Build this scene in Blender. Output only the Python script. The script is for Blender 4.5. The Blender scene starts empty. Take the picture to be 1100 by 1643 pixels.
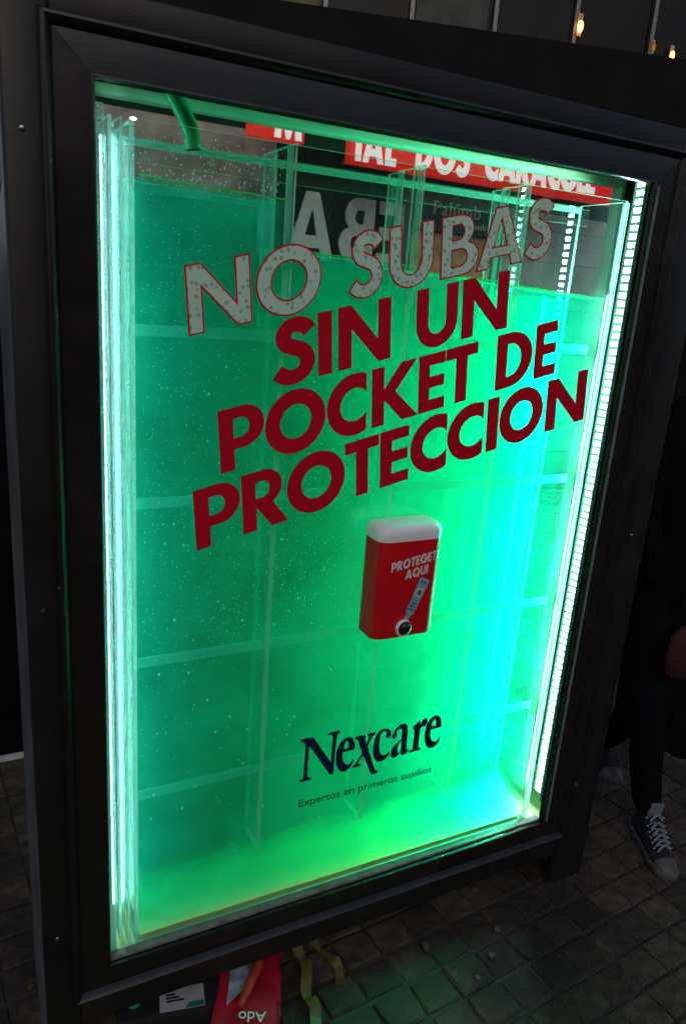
import bpy, bmesh, math, random
from mathutils import Vector, Matrix
random.seed(7)
S = bpy.context.scene
COL = S.collection
R = math.radians
G = -0.25                      # ground level; z = 0 is the lower edge of the case's glass opening
W, H = 1.165, 1.65             # glass opening

# ------------------------------------------------------------------ camera
F_PX, YAW, PIT, ROL = 1200.763, .4922, -.2862, .0758
CAM = Vector((-.2163, -1.2660, 1.3786))
fw = Vector((math.sin(YAW)*math.cos(PIT), math.cos(YAW)*math.cos(PIT), math.sin(PIT)))
rt = Vector((math.cos(YAW), -math.sin(YAW), 0)); up = rt.cross(fw)
r2 = math.cos(ROL)*rt + math.sin(ROL)*up; u2 = -math.sin(ROL)*rt + math.cos(ROL)*up
cd = bpy.data.cameras.new('camera'); cam = bpy.data.objects.new('camera', cd); COL.objects.link(cam)
cd.sensor_fit = 'VERTICAL'; cd.sensor_height = 24; cd.sensor_width = 16.07
cd.lens = F_PX/1643*24; cd.clip_start = .02; cd.clip_end = 600
M = Matrix((r2, u2, -fw)).transposed().to_4x4(); M.translation = CAM
cam.matrix_world = M
S.camera = cam

# ------------------------------------------------------------------ sky, sun, exposure (dusk)
SUN_EL, SUN_ROT = R(32), R(200)
w = bpy.data.worlds.new('World'); S.world = w; w.use_nodes = True
nt = w.node_tree; bg = nt.nodes['Background']
sky = nt.nodes.new('ShaderNodeTexSky'); sky.sky_type = 'NISHITA'; sky.sun_disc = False
sky.sun_elevation = SUN_EL; sky.sun_rotation = SUN_ROT; sky.air_density = 1.0; sky.dust_density = 2.2; sky.ozone_density = 1.2
nt.links.new(sky.outputs[0], bg.inputs[0]); bg.inputs[1].default_value = .095
sl = bpy.data.lights.new('sun', 'SUN'); so = bpy.data.objects.new('sun', sl); COL.objects.link(so)
sl.energy = .05; sl.angle = R(30); sl.color = (1, .96, .90)
so.rotation_euler = (R(90)-SUN_EL, 0, -SUN_ROT + math.pi)
S.view_settings.view_transform = 'Standard'; S.view_settings.look = 'None'
S.view_settings.exposure = 0; S.view_settings.gamma = 1; S.view_settings.use_curve_mapping = False
cy = S.cycles
cy.use_denoising = True
try: cy.denoiser = 'OPENIMAGEDENOISE'
except Exception: pass
cy.max_bounces = 12; cy.diffuse_bounces = 3; cy.glossy_bounces = 4; cy.transmission_bounces = 6
cy.volume_bounces = 6; cy.transparent_max_bounces = 28
cy.sample_clamp_indirect = 4.0; cy.volume_step_rate = 1.0; cy.caustics_reflective = False; cy.caustics_refractive = False

# ------------------------------------------------------------------ materials
MATS = {}
def nodes(name):
    m = bpy.data.materials.new(name); m.use_nodes = True; MATS[name] = m
    n = m.node_tree; return m, n, n.nodes['Principled BSDF'], n.nodes['Material Output']
def pbr(name, col, rough=.5, metal=0, spec=.5, var=.25, scale=20, bump=0, bscale=60, emit=None, estr=0, coat=0, trans=None, rand=0):
    m, n, p, o = nodes(name)
    p.inputs['Roughness'].default_value = rough; p.inputs['Metallic'].default_value = metal
    p.inputs['Specular IOR Level'].default_value = spec
    if coat: p.inputs['Coat Weight'].default_value = coat; p.inputs['Coat Roughness'].default_value = .08
    tc = n.nodes.new('ShaderNodeTexCoord')
    nz = n.nodes.new('ShaderNodeTexNoise'); nz.inputs['Scale'].default_value = scale; nz.inputs['Detail'].default_value = 6
    n.links.new(tc.outputs['Object'], nz.inputs['Vector'])
    mr = n.nodes.new('ShaderNodeMapRange'); mr.inputs['From Min'].default_value = .3; mr.inputs['From Max'].default_value = .7
    mr.inputs['To Min'].default_value = 1-var; mr.inputs['To Max'].default_value = 1+var
    n.links.new(nz.outputs['Fac'], mr.inputs['Value'])
    mx = n.nodes.new('ShaderNodeMix'); mx.data_type = 'RGBA'; mx.blend_type = 'MULTIPLY'; mx.inputs[0].default_value = 1
    mx.inputs[6].default_value = (*col, 1); n.links.new(mr.outputs[0], mx.inputs[7])
    last = mx.outputs[2]
    if rand:
        oi = n.nodes.new('ShaderNodeObjectInfo'); m2 = n.nodes.new('ShaderNodeMapRange')
        m2.inputs['To Min'].default_value = 1-rand; m2.inputs['To Max'].default_value = 1+rand
        n.links.new(oi.outputs['Random'], m2.inputs['Value'])
        m3 = n.nodes.new('ShaderNodeMix'); m3.data_type = 'RGBA'; m3.blend_type = 'MULTIPLY'; m3.inputs[0].default_value = 1
        n.links.new(last, m3.inputs[6]); n.links.new(m2.outputs[0], m3.inputs[7]); last = m3.outputs[2]
    n.links.new(last, p.inputs['Base Color'])
    rr = n.nodes.new('ShaderNodeMapRange'); rr.inputs['To Min'].default_value = max(.02, rough-.1); rr.inputs['To Max'].default_value = min(1, rough+.12)
    n.links.new(nz.outputs['Fac'], rr.inputs['Value']); n.links.new(rr.outputs[0], p.inputs['Roughness'])
    if bump:
        nb = n.nodes.new('ShaderNodeTexNoise'); nb.inputs['Scale'].default_value = bscale; nb.inputs['Detail'].default_value = 5
        n.links.new(tc.outputs['Object'], nb.inputs['Vector'])
        b = n.nodes.new('ShaderNodeBump'); b.inputs['Strength'].default_value = bump; b.inputs['Distance'].default_value = .004
        n.links.new(nb.outputs['Fac'], b.inputs['Height']); n.links.new(b.outputs[0], p.inputs['Normal'])
    if emit: p.inputs['Emission Color'].default_value = (*emit, 1); p.inputs['Emission Strength'].default_value = estr
    return m
def clear(name, tint=(1, 1, 1), ior=1.45, haze=0, hcol=(.8, 1, .97), rough=.02, streak=0, sawn=0):
    """clear sheet: see-through with a Fresnel reflection and an optional haze of scratches and drips"""
    m, n, p, o = nodes(name); n.nodes.remove(p)
    t = n.nodes.new('ShaderNodeBsdfTransparent'); t.inputs[0].default_value = (*tint, 1)
    g = n.nodes.new('ShaderNodeBsdfGlossy'); g.inputs['Roughness'].default_value = rough
    f0 = n.nodes.new('ShaderNodeFresnel'); f0.inputs[0].default_value = ior
    ge = n.nodes.new('ShaderNodeNewGeometry'); bf = n.nodes.new('ShaderNodeMath'); bf.operation = 'SUBTRACT'; bf.inputs[0].default_value = 1; n.links.new(ge.outputs['Backfacing'], bf.inputs[1])
    f = n.nodes.new('ShaderNodeMath'); f.operation = 'MULTIPLY'; n.links.new(f0.outputs[0], f.inputs[0]); n.links.new(bf.outputs[0], f.inputs[1])
    a = n.nodes.new('ShaderNodeMixShader'); n.links.new(f.outputs[0], a.inputs[0]); n.links.new(t.outputs[0], a.inputs[1]); n.links.new(g.outputs[0], a.inputs[2])
    out = a.outputs[0]
    if haze:
        d = n.nodes.new('ShaderNodeBsdfDiffuse'); d.inputs[0].default_value = (*hcol, 1)
        tl = n.nodes.new('ShaderNodeBsdfTranslucent'); tl.inputs[0].default_value = (*hcol, 1)
        ad = n.nodes.new('ShaderNodeMixShader'); n.links.new(d.outputs[0], ad.inputs[1]); n.links.new(tl.outputs[0], ad.inputs[2])
        if sawn:
            tb = n.nodes.new('ShaderNodeTexCoord'); nb = n.nodes.new('ShaderNodeTexNoise'); nb.inputs['Scale'].default_value = 260; nb.inputs['Detail'].default_value = 1; n.links.new(tb.outputs['Object'], nb.inputs['Vector'])
            bu = n.nodes.new('ShaderNodeBump'); bu.inputs['Strength'].default_value = sawn; bu.inputs['Distance'].default_value = .006; n.links.new(nb.outputs['Fac'], bu.inputs['Height'])
            n.links.new(bu.outputs[0], d.inputs['Normal']); n.links.new(bu.outputs[0], tl.inputs['Normal'])
        x = n.nodes.new('ShaderNodeMixShader'); n.links.new(out, x.inputs[1]); n.links.new(ad.outputs[0], x.inputs[2])
        if streak:
            tc = n.nodes.new('ShaderNodeTexCoord'); mp = n.nodes.new('ShaderNodeMapping'); mp.inputs['Scale'].default_value = (60, 60, 5)
            nz = n.nodes.new('ShaderNodeTexNoise'); nz.inputs['Scale'].default_value = 2; nz.inputs['Detail'].default_value = 3; nz.inputs['Roughness'].default_value = .7
            n.links.new(tc.outputs['Object'], mp.inputs[0]); n.links.new(mp.outputs[0], nz.inputs['Vector'])
            mr = n.nodes.new('ShaderNodeMapRange'); mr.inputs['From Min'].default_value = .5; mr.inputs['From Max'].default_value = .75
            mr.inputs['To Min'].default_value = haze*(1-streak); mr.inputs['To Max'].default_value = haze*(1+4*streak)
            n.links.new(nz.outputs['Fac'], mr.inputs['Value']); n.links.new(mr.outputs[0], x.inputs[0])
        else: x.inputs[0].default_value = haze
        out = x.outputs[0]
    n.links.new(out, o.inputs['Surface']); return m
def emis(name, col, s):
    m, n, p, o = nodes(name); n.nodes.remove(p)
    e = n.nodes.new('ShaderNodeEmission'); e.inputs[0].default_value = (*col, 1); e.inputs[1].default_value = s
    n.links.new(e.outputs[0], o.inputs['Surface']); return m

black_paint = pbr('black_paint', (.0135, .012, .0105), spec=.5, rough=.24, var=.25, scale=14, bump=.06, bscale=400)
casing_paint = pbr('casing_paint', (.0135, .0128, .012), spec=.3, rough=.42, var=.3, scale=9, bump=.08, bscale=350)
def add_dust(m):
    n = m.node_tree; p = n.nodes['Principled BSDF']; src = p.inputs['Base Color'].links[0].from_socket
    tc = n.nodes.new('ShaderNodeTexCoord'); out = src
    for sc, thin, lo, hi, k, col in ((260, (1, 1, 1), .72, .80, .5, (.10, .10, .09)), (14, (1, 1, .06), .60, .78, .35, (.035, .034, .032)), (3.5, (1, 1, 1), .50, .75, .6, (.022, .020, .017))):
        mp = n.nodes.new('ShaderNodeMapping'); mp.inputs['Scale'].default_value = thin; nz = n.nodes.new('ShaderNodeTexNoise'); nz.inputs['Scale'].default_value = sc; nz.inputs['Detail'].default_value = 4
        n.links.new(tc.outputs['Object'], mp.inputs[0]); n.links.new(mp.outputs[0], nz.inputs['Vector'])
        mr = n.nodes.new('ShaderNodeMapRange'); mr.inputs['From Min'].default_value = lo; mr.inputs['From Max'].default_value = hi; mr.inputs['To Max'].default_value = k; n.links.new(nz.outputs['Fac'], mr.inputs['Value'])
        mx = n.nodes.new('ShaderNodeMix'); mx.data_type = 'RGBA'; mx.inputs[7].default_value = (*col, 1); n.links.new(mr.outputs[0], mx.inputs[0]); n.links.new(out, mx.inputs[6]); out = mx.outputs[2]
    n.links.new(out, p.inputs['Base Color'])
add_dust(black_paint); add_dust(casing_paint)
dark_rubber = pbr('dark_rubber', (.012, .012, .012), .6)
grey_seal = pbr('grey_seal', (.16, .15, .14), .6, var=.4, scale=40)
cream_paint = pbr('cream_paint', (.74, .78, .62), .5, var=.12, scale=8)
steel = pbr('steel', (.35, .36, .37), .3, 1, var=.2)
glass = clear('glass', (.985, 1, .99), 1.5)
acrylic = clear('acrylic', (.95, .99, .98), 1.49, haze=.007, hcol=(.85, 1, .98))
acrylic_dirty = clear('acrylic_dirty', (.90, .98, .965), 1.10, haze=.036, hcol=(.75, 1, .97), rough=.5, streak=.9)
acrylic_rib = clear('acrylic_rib', (.95, .99, .98), 1.02, haze=.006, hcol=(.85, 1, .98))
acrylic_rib_edge = clear('acrylic_rib_edge', (.85, .99, .95), 1.02, haze=.42, hcol=(.5, 1, .85))
acrylic_band = clear('acrylic_band', (.85, .98, .95), 1.02, haze=.32, hcol=(.7, 1, .95))
acrylic_edge = clear('acrylic_edge', (.75, .98, .95), 1.49, haze=.8, hcol=(.8, 1, .97), rough=.2, sawn=1)
led_emit = emis('led_emit', (.55, 1, .92), 130)
added_tube_emit = emis('added_tube_emit', (.22, 1, .60), 1650)
led_emit_dim = emis('led_emit_dim', (.40, 1, .93), 52)
led_tape = pbr('led_tape', (.62, .80, .80), .6)
lamp_white = emis('lamp_white', (1, .95, .7), 12)
red_vinyl = pbr('red_vinyl', (.56, .004, .02), .6, spec=.12, var=.06, scale=6)
grey_vinyl, n_, p_, o_ = nodes('grey_vinyl')
p_.inputs['Roughness'].default_value = .6; p_.inputs['Specular IOR Level'].default_value = .15
tc = n_.nodes.new('ShaderNodeTexCoord'); vo = n_.nodes.new('ShaderNodeTexVoronoi'); vo.inputs['Scale'].default_value = 92; vo.inputs['Randomness'].default_value = .75
n_.links.new(tc.outputs['Object'], vo.inputs['Vector'])
cr = n_.nodes.new('ShaderNodeValToRGB'); cr.color_ramp.elements[0].position = .26; cr.color_ramp.elements[1].position = .40
cr.color_ramp.elements[0].color = (.24, .44, .32, 1); cr.color_ramp.elements[1].color = (.52, .74, .61, 1)
n_.links.new(vo.outputs['Distance'], cr.inputs[0]); n_.links.new(cr.outputs[0], p_.inputs['Base Color'])
navy_vinyl = pbr('navy_vinyl', (.005, .012, .06), .5, var=.05)
black_vinyl = pbr('black_vinyl', (.006, .007, .006), .5, var=.05)
disp_red = pbr('disp_red', (.62, .008, .014), .42, spec=.3, var=.08, scale=12)
disp_white = pbr('disp_white', (.80, .82, .82), .35, var=.04)
print_white = pbr('print_white', (.75, .72, .72), .5)
print_teal = pbr('print_teal', (.22, .45, .52), .45, var=.12, scale=60)
print_green = pbr('print_green', (.02, .16, .09), .5)
print_blue = pbr('print_blue', (.06, .22, .42), .5)
nozzle_black = pbr('nozzle_black', (.012, .01, .01), .4)
hose_green = pbr('hose_green', (.015, .44, .16), .3, var=.1, spec=.5)
hose_dark = pbr('hose_dark', (.006, .02, .012), .5)
paver_m = pbr('paver', (.050, .036, .022), .8, var=.6, scale=30, bump=1.0, bscale=110, rand=.35)
def add_stains(m, scale, lo, hi, to):
    n = m.node_tree; p = n.nodes['Principled BSDF']; src = p.inputs['Base Color'].links[0].from_socket
    g = n.nodes.new('ShaderNodeNewGeometry'); nz = n.nodes.new('ShaderNodeTexNoise'); nz.inputs['Scale'].default_value = scale; nz.inputs['Detail'].default_value = 6; nz.inputs['Roughness'].default_value = .65
    n.links.new(g.outputs['Position'], nz.inputs['Vector'])
    mr = n.nodes.new('ShaderNodeMapRange'); mr.inputs['From Min'].default_value = lo; mr.inputs['From Max'].default_value = hi; mr.inputs['To Min'].default_value = to; mr.inputs['To Max'].default_value = 1.15
    n.links.new(nz.outputs['Fac'], mr.inputs['Value'])
    mx = n.nodes.new('ShaderNodeMix'); mx.data_type = 'RGBA'; mx.blend_type = 'MULTIPLY'; mx.inputs[0].default_value = 1
    n.links.new(src, mx.inputs[6]); n.links.new(mr.outputs[0], mx.inputs[7]); n.links.new(mx.outputs[2], p.inputs['Base Color'])
    gl = n.nodes.new('ShaderNodeTexVoronoi'); gl.inputs['Scale'].default_value = 420; n.links.new(g.outputs['Position'], gl.inputs['Vector'])
    gl.inputs['Scale'].default_value = 8.5; gr = n.nodes.new('ShaderNodeMapRange'); gr.inputs['From Min'].default_value = .10; gr.inputs['From Max'].default_value = .14; gr.inputs['To Min'].default_value = .35; gr.inputs['To Max'].default_value = 1
    n.links.new(gl.outputs['Distance'], gr.inputs['Value']); m4 = n.nodes.new('ShaderNodeMix'); m4.data_type = 'RGBA'; m4.blend_type = 'MULTIPLY'; m4.inputs[0].default_value = 1
    n.links.new(mx.outputs[2], m4.inputs[6]); n.links.new(gr.outputs[0], m4.inputs[7]); n.links.new(m4.outputs[2], p.inputs['Base Color'])
add_stains(paver_m, 3.2, .42, .60, .30)
mortar_m = pbr('mortar', (.030, .029, .026), .9, var=.4, scale=30, bump=.6)
ground_m = pbr('ground_asphalt', (.05, .05, .05), .9, var=.3, scale=3, bump=.5)

# gel: a green, slightly cloudy medium lit by the strips at its two ends
def gel_material(name, scol, dens, acol=(1, 1, 1), adens=0, surf=.02):
    m, n, p, o = nodes(name); n.nodes.remove(p)
    t = n.nodes.new('ShaderNodeBsdfTransparent')
    g = n.nodes.new('ShaderNodeBsdfGlossy'); g.inputs['Roughness'].default_value = .05
    mx = n.nodes.new('ShaderNodeMixShader'); mx.inputs[0].default_value = surf
    n.links.new(t.outputs[0], mx.inputs[1]); n.links.new(g.outputs[0], mx.inputs[2]); n.links.new(mx.outputs[0], o.inputs['Surface'])
    vs = n.nodes.new('ShaderNodeVolumeScatter'); vs.inputs['Color'].default_value = (*scol, 1); vs.inputs['Anisotropy'].default_value = .1; vs.inputs['Density'].default_value = dens
    # milky wisps drifting in the gel: an uneven density
    tc = n.nodes.new('ShaderNodeTexCoord'); nz = n.nodes.new('ShaderNodeTexNoise'); nz.inputs['Scale'].default_value = 4.2; nz.inputs['Detail'].default_value = 3; nz.inputs['Distortion'].default_value = .8
    n.links.new(tc.outputs['Object'], nz.inputs['Vector'])
    mr = n.nodes.new('ShaderNodeMapRange'); mr.inputs['From Min'].default_value = .35; mr.inputs['From Max'].default_value = .66; mr.inputs['To Min'].default_value = dens*.68; mr.inputs['To Max'].default_value = dens*1.4
    n.links.new(nz.outputs['Fac'], mr.inputs['Value']); sp = n.nodes.new('ShaderNodeSeparateXYZ'); n.links.new(tc.outputs['Object'], sp.inputs[0])
    gx = n.nodes.new('ShaderNodeMapRange'); gx.inputs['From Min'].default_value = .55; gx.inputs['From Max'].default_value = 1.13; gx.inputs['To Min'].default_value = 1.65; gx.inputs['To Max'].default_value = .17  # thinner towards the right end, shaped to even out the strip's brightness
    n.links.new(sp.outputs['X'], gx.inputs['Value']); mu = n.nodes.new('ShaderNodeMath'); mu.operation = 'MULTIPLY'
    n.links.new(mr.outputs[0], mu.inputs[0]); n.links.new(gx.outputs[0], mu.inputs[1]); n.links.new(mu.outputs[0], vs.inputs['Density'])
    if adens:
        va = n.nodes.new('ShaderNodeVolumeAbsorption'); va.inputs['Color'].default_value = (*acol, 1); va.inputs['Density'].default_value = adens
        av = n.nodes.new('ShaderNodeAddShader'); n.links.new(vs.outputs[0], av.inputs[0]); n.links.new(va.outputs[0], av.inputs[1])
    else: av = vs
    n.links.new(av.outputs[0], o.inputs['Volume'])
    return m
gel_m = gel_material('green_gel', (.02, 1, .86), 1.7, (0, .997, .952), 20.0)
bubble_m = pbr('bubble', (.55, .95, .8), .15, var=0, spec=.8)

# ------------------------------------------------------------------ mesh helpers
def tag(o, label=None, cat=None, group=None, kind=None):
    if label: o['label'] = label
    if cat: o['category'] = cat
    if group: o['group'] = group
    if kind: o['kind'] = kind
    return o
def empty(name, loc, label, cat, group=None, rz=0):
    o = bpy.data.objects.new(name, None); COL.objects.link(o); o.location = loc; o.rotation_euler = (0, 0, rz); o.empty_display_size = .1
    return tag(o, label, cat, group)
def link(name, me, mats, parent=None, loc=None):
    o = bpy.data.objects.new(name, me); COL.objects.link(o)
    if mats is not None:
        for m in (mats if isinstance(mats, (list, tuple)) else [mats]): me.materials.append(m)
    if parent:
        o.parent = parent
        if parent.parent is None and loc is None: o.location = -parent.location if parent.rotation_euler.z == 0 else (0, 0, 0)
    if loc is not None: o.location = loc
    return o
def fin(bm, name, mats, parent=None, smooth=None, loc=None):
    me = bpy.data.meshes.new(name); bm.normal_update(); bm.to_mesh(me); bm.free()
    if smooth:
        for p in me.polygons: p.use_smooth = True
        me.set_sharp_from_angle(angle=R(smooth))
    return link(name, me, mats, parent, loc)
def add_box(bm, a, b, bev=0, seg=2, mi=0):
    x0, y0, z0 = a; x1, y1, z1 = b
    v = [bm.verts.new(c) for c in ((x0,y0,z0),(x1,y0,z0),(x1,y1,z0),(x0,y1,z0),(x0,y0,z1),(x1,y0,z1),(x1,y1,z1),(x0,y1,z1))]
    fs = [bm.faces.new([v[i] for i in q]) for q in ((3,2,1,0),(4,5,6,7),(0,1,5,4),(1,2,6,5),(2,3,7,6),(3,0,4,7))]
    for f in fs: f.material_index = mi
    if bev:
        es = list({e for f in fs for e in f.edges})
        bmesh.ops.bevel(bm, geom=es, offset=bev, segments=seg, affect='EDGES', profile=.5)
    return fs
def box(name, a, b, mats, parent=None, bev=0, seg=2, smooth=None, loc=None):
    bm = bmesh.new(); add_box(bm, a, b, bev, seg); return fin(bm, name, mats, parent, smooth or (40 if bev else None), loc)
def add_tube(bm, pts, rad, n=10, caps=True, mi=0, flat=1.0):
    pts = [Vector(p) for p in pts]; rings = []
    nrm = None
    for i, p in enumerate(pts):
        t = (pts[min(i+1, len(pts)-1)] - pts[max(i-1, 0)]).normalized()
        if nrm is None:
            nrm = t.orthogonal().normalized()
        nrm = (nrm - t*nrm.dot(t)).normalized(); b = t.cross(nrm)
        r = rad[i] if isinstance(rad, (list, tuple)) else rad
        rings.append([bm.verts.new(p + nrm*math.cos(2*math.pi*k/n)*r + b*math.sin(2*math.pi*k/n)*r*flat) for k in range(n)])
    for a, b in zip(rings, rings[1:]):
        for k in range(n):
            f = bm.faces.new((a[k], a[(k+1) % n], b[(k+1) % n], b[k])); f.material_index = mi
    if caps:
        bm.faces.new(rings[0][::-1]).material_index = mi; bm.faces.new(rings[-1]).material_index = mi
def cat_rom(P, n=8):
    P = [Vector(p) for p in P]; Q = [P[0]*2-P[1]] + P + [P[-1]*2-P[-2]]; out = []
    for i in range(1, len(Q)-2):
        a, b, c, d = Q[i-1:i+3]
        for k in range(n):
            t = k/n; out.append(.5*((2*b)+(c-a)*t+(2*a-5*b+4*c-d)*t*t+(3*b-a-3*c+d)*t**3))
    out.append(P[-1]); return out
DG = None
def fill(polys, to3d, name, mats, parent, thick=.0004, loc=None, cut=0):
    """flat filled print from outlines in a plane (even-odd holes); to3d maps (x, y, d) to a point"""
    cu = bpy.data.curves.new('tmp', 'CURVE'); cu.dimensions = '2D'; cu.fill_mode = 'BOTH'; cu.extrude = thick
    for pl in polys:
        s = cu.splines.new('POLY'); s.points.add(len(pl)-1); s.use_cyclic_u = True
        for q, (x, y) in zip(s.points, pl): q.co = (x, y, 0, 1)
    return curve_obj(cu, to3d, name, mats, parent, loc, cut)
def curve_obj(cu, to3d, name, mats, parent, loc=None, cut=0):
    ob = bpy.data.objects.new('tmp', cu); COL.objects.link(ob); bpy.context.view_layer.update()
    me = bpy.data.meshes.new_from_object(ob.evaluated_get(bpy.context.evaluated_depsgraph_get()))
    bpy.data.objects.remove(ob); bpy.data.curves.remove(cu)
    me.materials.clear()
    if cut:
        bm = bmesh.new(); bm.from_mesh(me); lo = min(v.co.x for v in bm.verts); hi = max(v.co.x for v in bm.verts); k = lo+cut
        while k < hi:
            bmesh.ops.bisect_plane(bm, geom=bm.verts[:]+bm.edges[:]+bm.faces[:], plane_co=(k, 0, 0), plane_no=(1, 0, 0)); k += cut
        bm.to_mesh(me); bm.free()
    for v in me.vertices: v.co = to3d(v.co.x, v.co.y, v.co.z)
    me.name = name
    return link(name, me, mats, parent, loc)
def text(body, to3d, name, mats, parent, size=1, thick=.0004, spacing=1, shear=0, loc=None):
    cu = bpy.data.curves.new('tmp', 'FONT'); cu.body = body; cu.size = size; cu.extrude = thick; cu.space_character = spacing; cu.shear = shear
    return curve_obj(cu, to3d, name, mats, parent, loc)

# ------------------------------------------------------------------ heavy geometric capitals (cap height 1)
def arc(cx, cy, rx, ry, a0, a1, n=14):
    return [(cx+rx*math.cos(R(a0+(a1-a0)*i/n)), cy+ry*math.sin(R(a0+(a1-a0)*i/n))) for i in range(n+1)]
def stroke(P, wd):
    C = [Vector((x, y)) for x, y in [(v.x, v.y) for v in cat_rom([(x, y, 0) for x, y in P], 7)]]; l, r = [], []
    for i, p in enumerate(C):
        t = (C[min(i+1, len(C)-1)]-C[max(i-1, 0)]).normalized(); nn = Vector((-t.y, t.x))*wd/2
        l.append(tuple(p+nn)); r.append(tuple(p-nn))
    return l + r[::-1]
GLY = {
 'N': (.97, [[(0,0),(0,1),(.24,1),(.73,.37),(.73,1),(.97,1),(.97,0),(.74,0),(.24,.63),(.24,0)]]),
 'O': (1.06, [arc(.53,.5,.53,.525,0,352,44), arc(.53,.5,.275,.28,0,350,34)]),
 'Q': (1.06, [arc(.53,.5,.53,.525,-30,300,44)+[(.70,.10),(.86,-.07),(1.06,-.07),(.93,.16)], arc(.53,.5,.275,.28,0,350,34)]),
 'C': (.76, [arc(.53,.5,.53,.525,64.5,295.5,36) + arc(.53,.5,.28,.28,-36,-324,30)]),
 'G': (1.02, [arc(.53,.5,.53,.525,45,359,40)+[(1.06,.6),(.55,.6),(.55,.41),(.77,.41)] + arc(.53,.5,.28,.28,-38,-318,30)]),
 'S': (.66, [stroke([(.575,.765),(.50,.86),(.37,.905),(.235,.87),(.165,.745),(.215,.62),(.34,.55),(.47,.475),(.54,.33),(.49,.18),(.36,.10),(.20,.115),(.06,.22)], .235)]),
 'U': (.84, [[(0,1)]+arc(.42,.41,.42,.425,180,360,22)+[(.84,1),(.60,1)]+arc(.42,.41,.18,.20,0,-180,16)+[(.24,1)]]),
 'B': (.76, [[(0,0),(0,1),(.36,1)]+arc(.37,.74,.28,.26,88,-48,14)+arc(.41,.29,.35,.29,50,-90,16), [(.23,.61),(.23,.82),(.34,.82)]+arc(.35,.715,.09,.105,80,-90,8), [(.23,.18),(.23,.43),(.38,.43)]+arc(.39,.305,.12,.125,80,-90,8)]),
 'A': (1.0, [[(0,0),(.37,1),(.63,1),(1,0),(.745,0),(.69,.175),(.31,.175),(.255,0)], [(.37,.36),(.63,.36),(.5,.76)]]),
 'I': (.25, [[(0,0),(0,1),(.25,1),(.25,0)]]),
 'P': (.76, [[(0,0),(0,1),(.40,1)]+arc(.40,.665,.36,.335,88,-90,18)+[(.24,.33),(.24,0)], [(.24,.51),(.24,.82),(.36,.82)]+arc(.37,.665,.14,.155,85,-90,10)]),
 'R': (.80, [[(0,0),(0,1),(.38,1)]+arc(.39,.69,.32,.31,88,-62,16)+[(.80,0),(.51,0),(.255,.375),(.24,.375),(.24,0)], [(.24,.54),(.24,.82),(.36,.82)]+arc(.36,.68,.13,.14,85,-90,10)]),
 'K': (.90, [[(0,0),(0,1),(.235,1),(.235,.605),(.565,1),(.87,1),(.45,.53),(.91,0),(.585,0),(.235,.43),(.235,0)]]),
 'E': (.57, [[(0,0),(0,1),(.57,1),(.57,.80),(.23,.80),(.23,.605),(.55,.605),(.55,.41),(.23,.41),(.23,.2),(.57,.2),(.57,0)]]),
 'T': (.68, [[(.22,0),(.22,.80),(0,.80),(0,1),(.68,1),(.68,.80),(.46,.80),(.46,0)]]),
 'D': (.80, [[(0,0),(0,1),(.29,1)]+arc(.30,.5,.50,.5,88,-90,22), [(.235,.2),(.235,.8),(.29,.8)]+arc(.30,.5,.25,.3,85,-90,14)]),
 'L': (.52, [[(0,0),(0,1),(.24,1),(.24,.2),(.52,.2),(.52,0)]]),
 'M': (1.1, [[(0,0),(.12,1),(.36,1),(.55,.42),(.74,1),(.98,1),(1.1,0),(.86,0),(.80,.58),(.62,0),(.48,0),(.30,.58),(.24,0)]]),
}
def area(p): return sum(p[i-1][0]*p[i][1]-p[i][0]*p[i-1][1] for i in range(len(p)))/2
def inset(p, d):
    if area(p) < 0: p = p[::-1]
    p = [q for i, q in enumerate(p) if (Vector(q)-Vector(p[i-1])).length > 1e-4]; out = []
    for i in range(len(p)):
        a, b, c = Vector(p[i-1]), Vector(p[i]), Vector(p[(i+1) % len(p)])
        e1, e2 = (b-a).normalized(), (c-b).normalized(); n1, n2 = Vector((-e1.y, e1.x)), Vector((-e2.y, e2.x))
        k = n1+n2; k = k/max(.35, k.length_squared)*2 if k.length > .05 else n1
        out.append(tuple(b+k*d))
    return out
def word(chars, spans, to3d, mats, parent, ins=None, insmat=None, up_h=1, labels=None, loc=None):
    for ch, (x0, x1) in zip(chars, spans):
        wd, pl = GLY[ch]; sx = (x1-x0)/wd
        P = [[(x0+x*sx, y*up_h) for x, y in q] for q in pl]
        o = fill(P, to3d, 'letter', mats, parent, loc=loc)
        if labels: o['label'] = labels % ch
        if ins:
            Q = [inset(q, ins if i == 0 else -ins) for i, q in enumerate(P)]
            f = fill(Q, lambda x, y, d: to3d(x, y, d) + Vector((0, -.0009, 0)), 'letter_fill', insmat, o)
            f.location = (0, 0, 0)

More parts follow.
